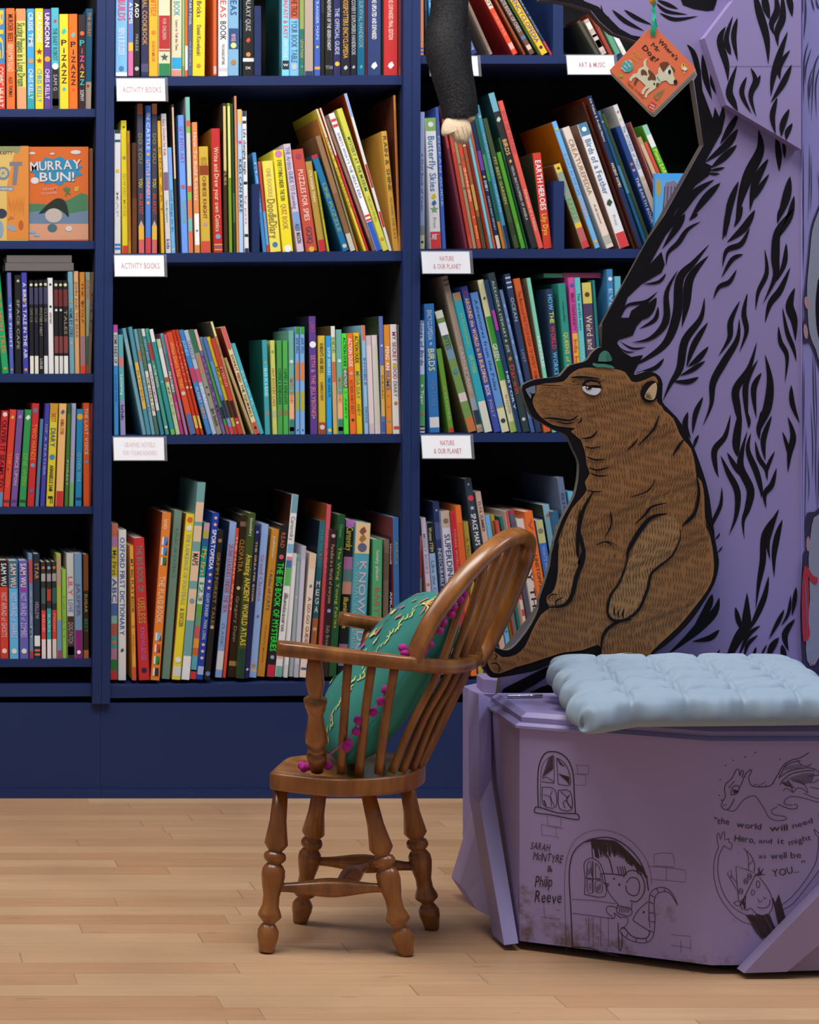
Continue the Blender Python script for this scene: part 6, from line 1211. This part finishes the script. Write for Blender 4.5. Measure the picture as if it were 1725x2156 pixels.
m = MB(); lathe(m, PX(783, 1318, -.966), PX(745, 1592, -1.045), [(t, r*1.0) for t, r in POST], CHAIRW, 18); m.build('arm_post', parent=ch, smooth=True)

m = MB(); SPL = smooth_path([PX(*q) for q in ((890, 1608, -1.115), (945, 1490, -1.108), (996, 1380, -1.10), (1042, 1262, -1.11), (1090, 1140, -1.13))], 5); R = []
for i, p in enumerate(SPL):
    t = i/(len(SPL)-1); d = (SPL[min(i+1, len(SPL)-1)]-SPL[max(i-1, 0)]).normalized(); wv = Vector((.15, 1, 0)); wv = (wv-d*wv.dot(d)).normalized(); tv = wv.cross(d); q = .010+.012*math.sin(math.pi*t)**.7
    R.append([p+wv*q-tv*.004, p+wv*q+tv*.004, p-wv*q+tv*.004, p-wv*q-tv*.004])
m.rings(R, CHAIRW); recalc(m.build('back_splat', parent=ch))
# ---------------------------------------------------------------- teal cushion on the chair
TEAL = mat('teal_cloth', '2a7d72', 0.8, noise=0.10, nscale=9, bump=0.3); TEALB = mat('teal_back', '369483', 0.8, noise=0.08, nscale=9)
cu = empty('cushion', (0.56, -1.12, 0.33)); tag(cu, 'teal embroidered cushion with magenta pompoms leaning in the wooden armchair', 'cushion')
a0 = PX(684, 1602, -1.12); a1 = PX(925, 1262, -1.12); ax = (a1-a0).normalized(); La = (a1-a0).length; wx = Vector((0.10, 1, 0.03)); wx = (wx-ax*wx.dot(ax)).normalized(); nn = ax.cross(wx).normalized()
if nn.x > 0: nn = -nn
cc = (a0+a1)/2+Vector((0.010, 0.0, 0.006)); ha, hw, ht = La/2*1.04, 0.106, 0.054
def cu_pt(s, t, side, off=0.0):
    e = (max(0, 1-abs(s)**3.2)*max(0, 1-abs(t)**3.2))**0.6
    sx = s*(1-0.06*(1-abs(t))**1.0+0.0)
    wr = 0.003*math.sin(9*s+4*t)*math.sin(11*t)*e
    h = ht*e*side*(1.0+.25*max(0, -s)*(1 if side > 0 else 0))
    rc = 1-.13*(s*t)**4; return cc+ax*ha*s*(1-.05*(1-t*t))*rc+wx*hw*t*(1-.05*(1-s*s))*rc+nn*(h+wr+off*side)+Vector((0.018*(1-s*s), 0, 0))*0
m = MB(); idx = {}; n = 34
for side in (1, -1):
    for i in range(n+1):
        for j in range(n+1):
            bd = i in (0, n) or j in (0, n)
            if side < 0 and bd: idx[(-1, i, j)] = idx[(1, i, j)]; continue
            s = -math.cos(math.pi*i/n); t = -math.cos(math.pi*j/n); idx[(side, i, j)] = len(m.v); m.v.append(tuple(cu_pt(s, t, side)))
for side in (1, -1):
    k = m.mi(TEAL if side > 0 else TEALB)
    for i in range(n):
        for j in range(n):
            f = [idx[(side, i, j)], idx[(side, i+1, j)], idx[(side, i+1, j+1)], idx[(side, i, j+1)]]; m.f.append(f); m.m.append(k)
cuc = recalc(m.build('cover', parent=cu, smooth=True))
# embroidery
m = MB(); cols = [mat('thread_pink', 'd04a9c', .7), mat('thread_yellow', 'd8cf6a', .7), mat('thread_coral', 'd8705c', .7), mat('thread_violet', 'a05ab0', .7), mat('thread_cream', 'e4d8b0', .7)]
mpc = lambda x, y: cu_pt(y, x, 1, 0.0025)
random.seed(5)
for i in range(46):
    s = -0.9+1.8*i/45; t = -0.62+0.05*math.sin(i*1.3)
    stroke(m, [(t, s), (t+.04*math.sin(i), s+.03), (t+.02, s+.07)], .022, cols[1], mpc, n=2)
for i in range(60):
    s = random.uniform(-.9, .92); t = random.uniform(-.55, .8)
    if abs(s) > .5 or abs(t) > .3 or random.random() < .5:
        k = random.choice(cols); r = random.uniform(.04, .09); a_ = random.uniform(0, 6.28)
        for q in range(4): stroke(m, [(t, s), (t+r*math.cos(a_+q*.7)*.6, s+r*math.sin(a_+q*.7)*.6), (t+r*math.cos(a_+q*.7+.3), s+r*math.sin(a_+q*.7+.3))], .034, k, mpc, n=2)
for i in range(8):
    a_ = i*.55; stroke(m, [(-.72, .78), (-.72+.08*math.cos(a_), .78+.09*math.sin(a_)), (-.72+.12*math.cos(a_+.4), .78+.14*math.sin(a_+.4))], .02, cols[2 if i % 2 else 1], mpc, n=2)
m.build('embroidery', parent=cu).parent = cuc
PM = mat('magenta_yarn', 'b0208c', 0.9, noise=.2, nscale=300, bump=.6)
import bmesh
bmm = bmesh.new(); bmesh.ops.create_icosphere(bmm, subdivisions=2, radius=1.0)
pv = [v.co.copy() for v in bmm.verts]; pf = [[v.index for v in f.verts] for f in bmm.faces]; bmm.free()
def pompom(p, r=0.0085):
    m = MB(); k = m.mi(PM)
    for v in pv: m.v.append(tuple(p+Vector(v)*r*(1+random.uniform(-.10, .10))*1.0))
    for f in pf: m.f.append(f); m.m.append(k)
    m.build('pompom', parent=cu, smooth=True).parent = cuc
for px, py, Y in ((868, 1370, -1.247), (848, 1364, -1.249), (852, 1375, -1.252), (893, 1370, -1.252), (905, 1356, -1.25), (903, 1347, -1.246), (926, 1327, -1.245), (934, 1310, -1.243), (950, 1293, -1.24), (955, 1278, -1.238), (968, 1262, -1.232), (976, 1250, -1.226),
                  (812, 1452, -1.235), (802, 1477, -1.24), (786, 1500, -1.24), (754, 1517, -1.24), (750, 1540, -1.24), (735, 1565, -1.24), (730, 1574, -1.24), (692, 1612, -1.215), (648, 1614, -1.185), (640, 1617, -1.18), (636, 1612, -1.172)): pompom(PX(px, py, Y), 0.0068)
m = MB(); tube(m, [PX(*p) for p in ((690, 1592, -1.222), (735, 1555, -1.236), (750, 1528, -1.238), (790, 1490, -1.238), (818, 1448, -1.233))], .0012, mat('thread_pink', 'd04a9c', .7), 6, 4); m.build('fringe_cord', parent=cu).parent = cuc

# ---------------------------------------------------------------- black plush arm hanging in front of the right bookcase
pl = empty('plush_toy', PX(950, 240, -0.32)); tag(pl, 'black furry plush arm with cream hands hanging before the right bookcase', 'plush toy')
FUR = mat('black_fur', '0e0d10', 0.75, noise=.3, nscale=150); FURT = mat('fur_tips', '2a3038', 0.6)
def limb(path, rad, name, hairs):
    P = smooth_path([PX(*p) for p in path], 8); m = MB(); R = []; n_ = 22; L = len(P)
    for i, p in enumerate(P):
        d = (P[min(i+1, L-1)]-P[max(i-1, 0)]).normalized(); u = d.cross(Vector((0, 1, 0))).normalized(); v = u.cross(d).normalized(); t = i/(L-1)
        r = rad(t); R.append([p+(u*math.cos(2*math.pi*k/n_)+v*math.sin(2*math.pi*k/n_))*r for k in range(n_)])
    m.rings(R, FUR); lo = m.build(name, parent=pl, smooth=True); m = MB()
    for h in range(hairs):
        i = random.randrange(0, L-1); a_ = random.uniform(0, 6.283); k = random.randrange(n_); q = R[i][k].lerp(R[i+1][k], random.random()).lerp(R[i][(k+1) % n_], random.random()); c = P[i]
        o = (q-c).normalized(); dn = (P[i+1]-P[i]).normalized(); w_ = dn.cross(o)*.0005; l = random.uniform(.003, .007)
        m.poly([q-o*.001-w_, q-o*.001+w_, q+o*l*.55+dn*l], FURT if random.random() < .18 else FUR)
    fo = m.build('fur', parent=pl); fo['kind'] = 'stuff'; fo.parent = lo
limb([(948, -60, -.30), (946, 20, -.30), (938, 85, -.31), (948, 150, -.32), (962, 205, -.32), (966, 246, -.32)], lambda t: 0.0365-0.003*abs(t-.4)+(.0035*math.exp(-((t-.45)/.12)**2)) - .007*max(0, t-.6), 'arm', 12000)
limb([(975, 60, -.25), (976, 130, -.25), (986, 200, -.25), (990, 240, -.25)], lambda t: 0.016, 'arm', 2500)
CRM = mat('cream_plush', 'e6cfae', 0.9, noise=.06, nscale=200, bump=.5)
def blob(P, Y, th, name, creases=()):
    """soft padded shape from a pixel outline"""
    Q = smooth_path([(x, y, 0) for x, y in P+P[:1]], 4)[:-1]; cx = sum(q.x for q in Q)/len(Q); cy = sum(q.y for q in Q)/len(Q); m = MB(); R = []
    lv = 9
    for i in range(lv+1):
        a_ = math.pi*i/lv; s = math.sin(a_)**.6 if 0 < i < lv else 0.02; dy = -math.cos(a_)*th/2
        R.append([PX(cx+(q.x-cx)*s, cy+(q.y-cy)*s, Y)+Vector((0, dy, 0)) for q in Q])
    m.rings(R, CRM)
    for c in creases: stroke(m, c, 1.6, mat('crease', 'b0946c', .9), lambda x, y: PX(x, y, Y-th/2-.0008))
    o = m.build(name, parent=pl, smooth=True); return recalc(o)
blob([(940, 248), (965, 244), (980, 247), (990, 262), (993, 280), (985, 298), (977, 305), (962, 301), (950, 288), (944, 282), (936, 287), (930, 280), (932, 262)], -.33, .034, 'hand', [[(962, 266), (966, 282), (974, 298)], [(972, 264), (977, 280), (978, 300)], [(981, 264), (985, 280), (982, 294)]])
blob([(984, 240), (992, 234), (999, 238), (999, 250), (993, 257), (986, 254)], -.25, .02, 'hand')

# ---------------------------------------------------------------- hanging board book
Yb = -1.05
bb = empty('board_book', PX(1374, 60, Yb)); tag(bb, 'orange board book with a spotted dog hanging on a green ribbon', 'book')
zH = lambda x, y: (1280+x/8.625, y/8.625)
fr_ = lambda x, y, o=0.0: PX(*zH(x, y), Yb-o)
OUTB = [(805, 485), (870, 500), (1560, 1190), (1585, 1240), (1575, 1290), (860, 2005), (825, 2035), (790, 2030), (740, 1990), (75, 1310), (40, 1275), (75, 1235), (740, 530)]
OR = mat('board_orange', 'e2734a', .4, coat=.2)
m = MB(); m.prism([fr_(x, y) for x, y in OUTB], (0, .002, 0), OR); m.build('front_cover', parent=bb)
m = MB()
for i, k in enumerate(('f0e4e0', '7ab08a', 'e8dcd6', 'b4947c', '8aa88c', 'e8dcd0')):
    o_ = Vector((0.0012*(i+1), 0.0021+0.0021*i, -0.0010*(i+1))); m.prism([fr_(x, y)+o_ for x, y in OUTB], (0, .0020, 0), mat('board_'+k, k, .5))
m.build('board_pages', parent=bb)
m = MB(); e1 = lambda x, y: fr_(x, y, .0004); e2 = lambda x, y: fr_(x, y, .0008); e3 = lambda x, y: fr_(x, y, .0012)
DK = mat('title_maroon', '3a1010', .5); YL = mat('title_yellow', 'e0a03c', .5)
for s, x, y, h_, w_ in (("Where's", 1075, 925, 78, 480), ('Mr', 845, 893, 82, 190), ('Dog?', 745, 1003, 92, 370)): text_px(m, s, x, y, 46, h_, DK, e1, width=w_, bold=0 if s == 'Mr' else 1)
text_px(m, 'buggy', 530, 1010, 46, 60, YL, e1, width=190); text_px(m, 'book', 470, 1090, 46, 60, YL, e1, width=150)
CRD = mat('dog_cream', 'd6cfb0', .5); DBR = mat('dog_brown', '6e3c1c', .5)
disc(m, 355, 1205, 112, 112, YL, e1); disc(m, 355, 1205, 104, 104, mat('badge_teal', '4ea4a2', .5), e2)
for i, s in enumerate(('with', 'felt flaps', 'and a', 'mirror!')): text_px(m, s, 400-i*42, 1120+i*52, 46, 32, mat('badge_white', 'e8f4f2'), e3, width=(70, 150, 80, 110)[i])
fill(m, [(690, 1070), (730, 1065), (695, 1110), (700, 1190), (740, 1245), (820, 1340), (880, 1370), (915, 1330), (915, 1250), (960, 1190), (1050, 1150), (1140, 1190), (1180, 1250), (1190, 1350), (1210, 1420), (1240, 1460), (1220, 1530), (1130, 1530), (1060, 1460), (980, 1480), (960, 1500), (920, 1560), (860, 1610), (760, 1680), (720, 1720), (705, 1780), (670, 1760), (680, 1700), (760, 1590), (700, 1620), (660, 1680), (650, 1720), (612, 1700), (620, 1640), (690, 1560), (600, 1470), (510, 1400), (450, 1430), (425, 1480), (390, 1460), (395, 1420), (470, 1340), (530, 1330), (560, 1250), (650, 1205), (645, 1120)], CRD, e1)
fill(m, [(510, 1430), (560, 1430), (520, 1500), (495, 1555), (475, 1540), (480, 1500)], DBR, e1)
fill(m, [(940, 1160), (1000, 1125), (1080, 1125), (1120, 1165), (1070, 1230), (1010, 1305), (960, 1230)], DBR, e2); fill(m, [(1130, 1190), (1180, 1220), (1222, 1270), (1205, 1310), (1185, 1290)], DBR, e1)
fill(m, [(735, 1255), (780, 1290), (860, 1370), (870, 1455), (800, 1440), (740, 1455), (725, 1420), (760, 1370), (735, 1310)], DBR, e2, 2); fill(m, [(610, 1270), (650, 1262), (700, 1300), (715, 1365), (660, 1350), (620, 1365), (600, 1330)], DBR, e2, 2)
disc(m, 846, 1525, 18, 25, DBR, e2); fill(m, [(890, 1500), (945, 1510), (920, 1560), (875, 1590), (875, 1550)], DBR, e2)
stroke(m, [(895, 1375), (920, 1440), (970, 1490)], 26, mat('collar', '5aa0a4'), e2); disc(m, 1095, 1310, 38, 50, mat('dog_eye', 'e8e8e4'), e2); disc(m, 1122, 1305, 28, 40, mat('dog_pupil', '1c1420'), e3); disc(m, 1230, 1490, 36, 46, mat('dog_pupil', '1c1420'), e2)
disc(m, 1370, 1215, 42, 62, mat('bird_yellow', 'e8b848'), e1); fill(m, [(1350, 1240), (1400, 1215), (1448, 1245), (1400, 1290)], mat('bird_white', 'e4e0d8'), e2, 2); stroke(m, [(1390, 1290), (1390, 1350)], 22, mat('bird_yellow', 'e8b848'), e1); disc(m, 1375, 1180, 10, 14, DK, e2)
GN = mat('leaf_green', '4f8a4a', .5)
for i in range(5): stroke(m, [(235+i*4, 1410), (200+i*18, 1335+abs(i-2)*12)], 14, mat('grass_green', '86b43c'), e1)
stroke(m, [(860, 1700), (850, 1760), (890, 1805), (960, 1790)], 22, GN, e1)
for i in range(9): stroke(m, [(900+i*16, 1760-i*18), (890+i*18, 1690-i*10)], 16, GN, e1); stroke(m, [(920+i*16, 1775-i*18), (960+i*11, 1745-i*14)], 14, GN, e1)
text_px(m, 'ingela', 400, 1560, 46, 40, DK, e1, width=150, bold=0, shear=.3); text_px(m, 'arrhenius', 560, 1710, 46, 40, DK, e1, width=230, bold=0, shear=.3)
fill(m, [(800, 1840), (890, 1900), (800, 2010), (720, 1930)], mat('logo_red', 'cc3a34'), e1); text_px(m, 'nosy', 810, 1925, 30, 40, mat('badge_white'), e2, width=90); text_px(m, 'crow', 790, 1975, 30, 40, mat('badge_white'), e2, width=90)
m.build('cover_print', parent=bb)
RB = mat('green_ribbon', '1fae86', .45); m = MB()
def ribbon(P, w_):
    Q = smooth_path([(x, y, o) for x, y, o in P], 5); R = []
    for i, q in enumerate(Q):
        R.append([fr_(q.x-w_/2, q.y, q.z), fr_(q.x+w_/2, q.y, q.z), fr_(q.x+w_/2, q.y, q.z)+Vector((0, .0006, 0)), fr_(q.x-w_/2, q.y, q.z)+Vector((0, .0006, 0))])
    m.rings(R, RB)
ribbon([(825, 650, .002), (822, 560, .004), (835, 440, .005)], 88); ribbon([(845, 425, .005), (830, 370, .005), (850, 250, .003), (825, 160, .003), (850, 60, .002), (820, -200, .002), (820, -1200, .002)], 62); ribbon([(890, 500, .001), (870, 400, .002), (850, 330, .003)], 40)
m.build('ribbon', parent=bb)
m = MB(); lathe(m, PX(1373, -30, Yb-.004), PX(1374, 10, Yb-.004), [(0, .006), (.5, .0062), (.8, .005), (1, .0015)], mat('amber_bead', 'd8a83c', .4), 12); m.build('tag_tip', parent=bb, smooth=True)
for o in bpy.data.objects:
    if o.type == 'MESH': o.data.validate()
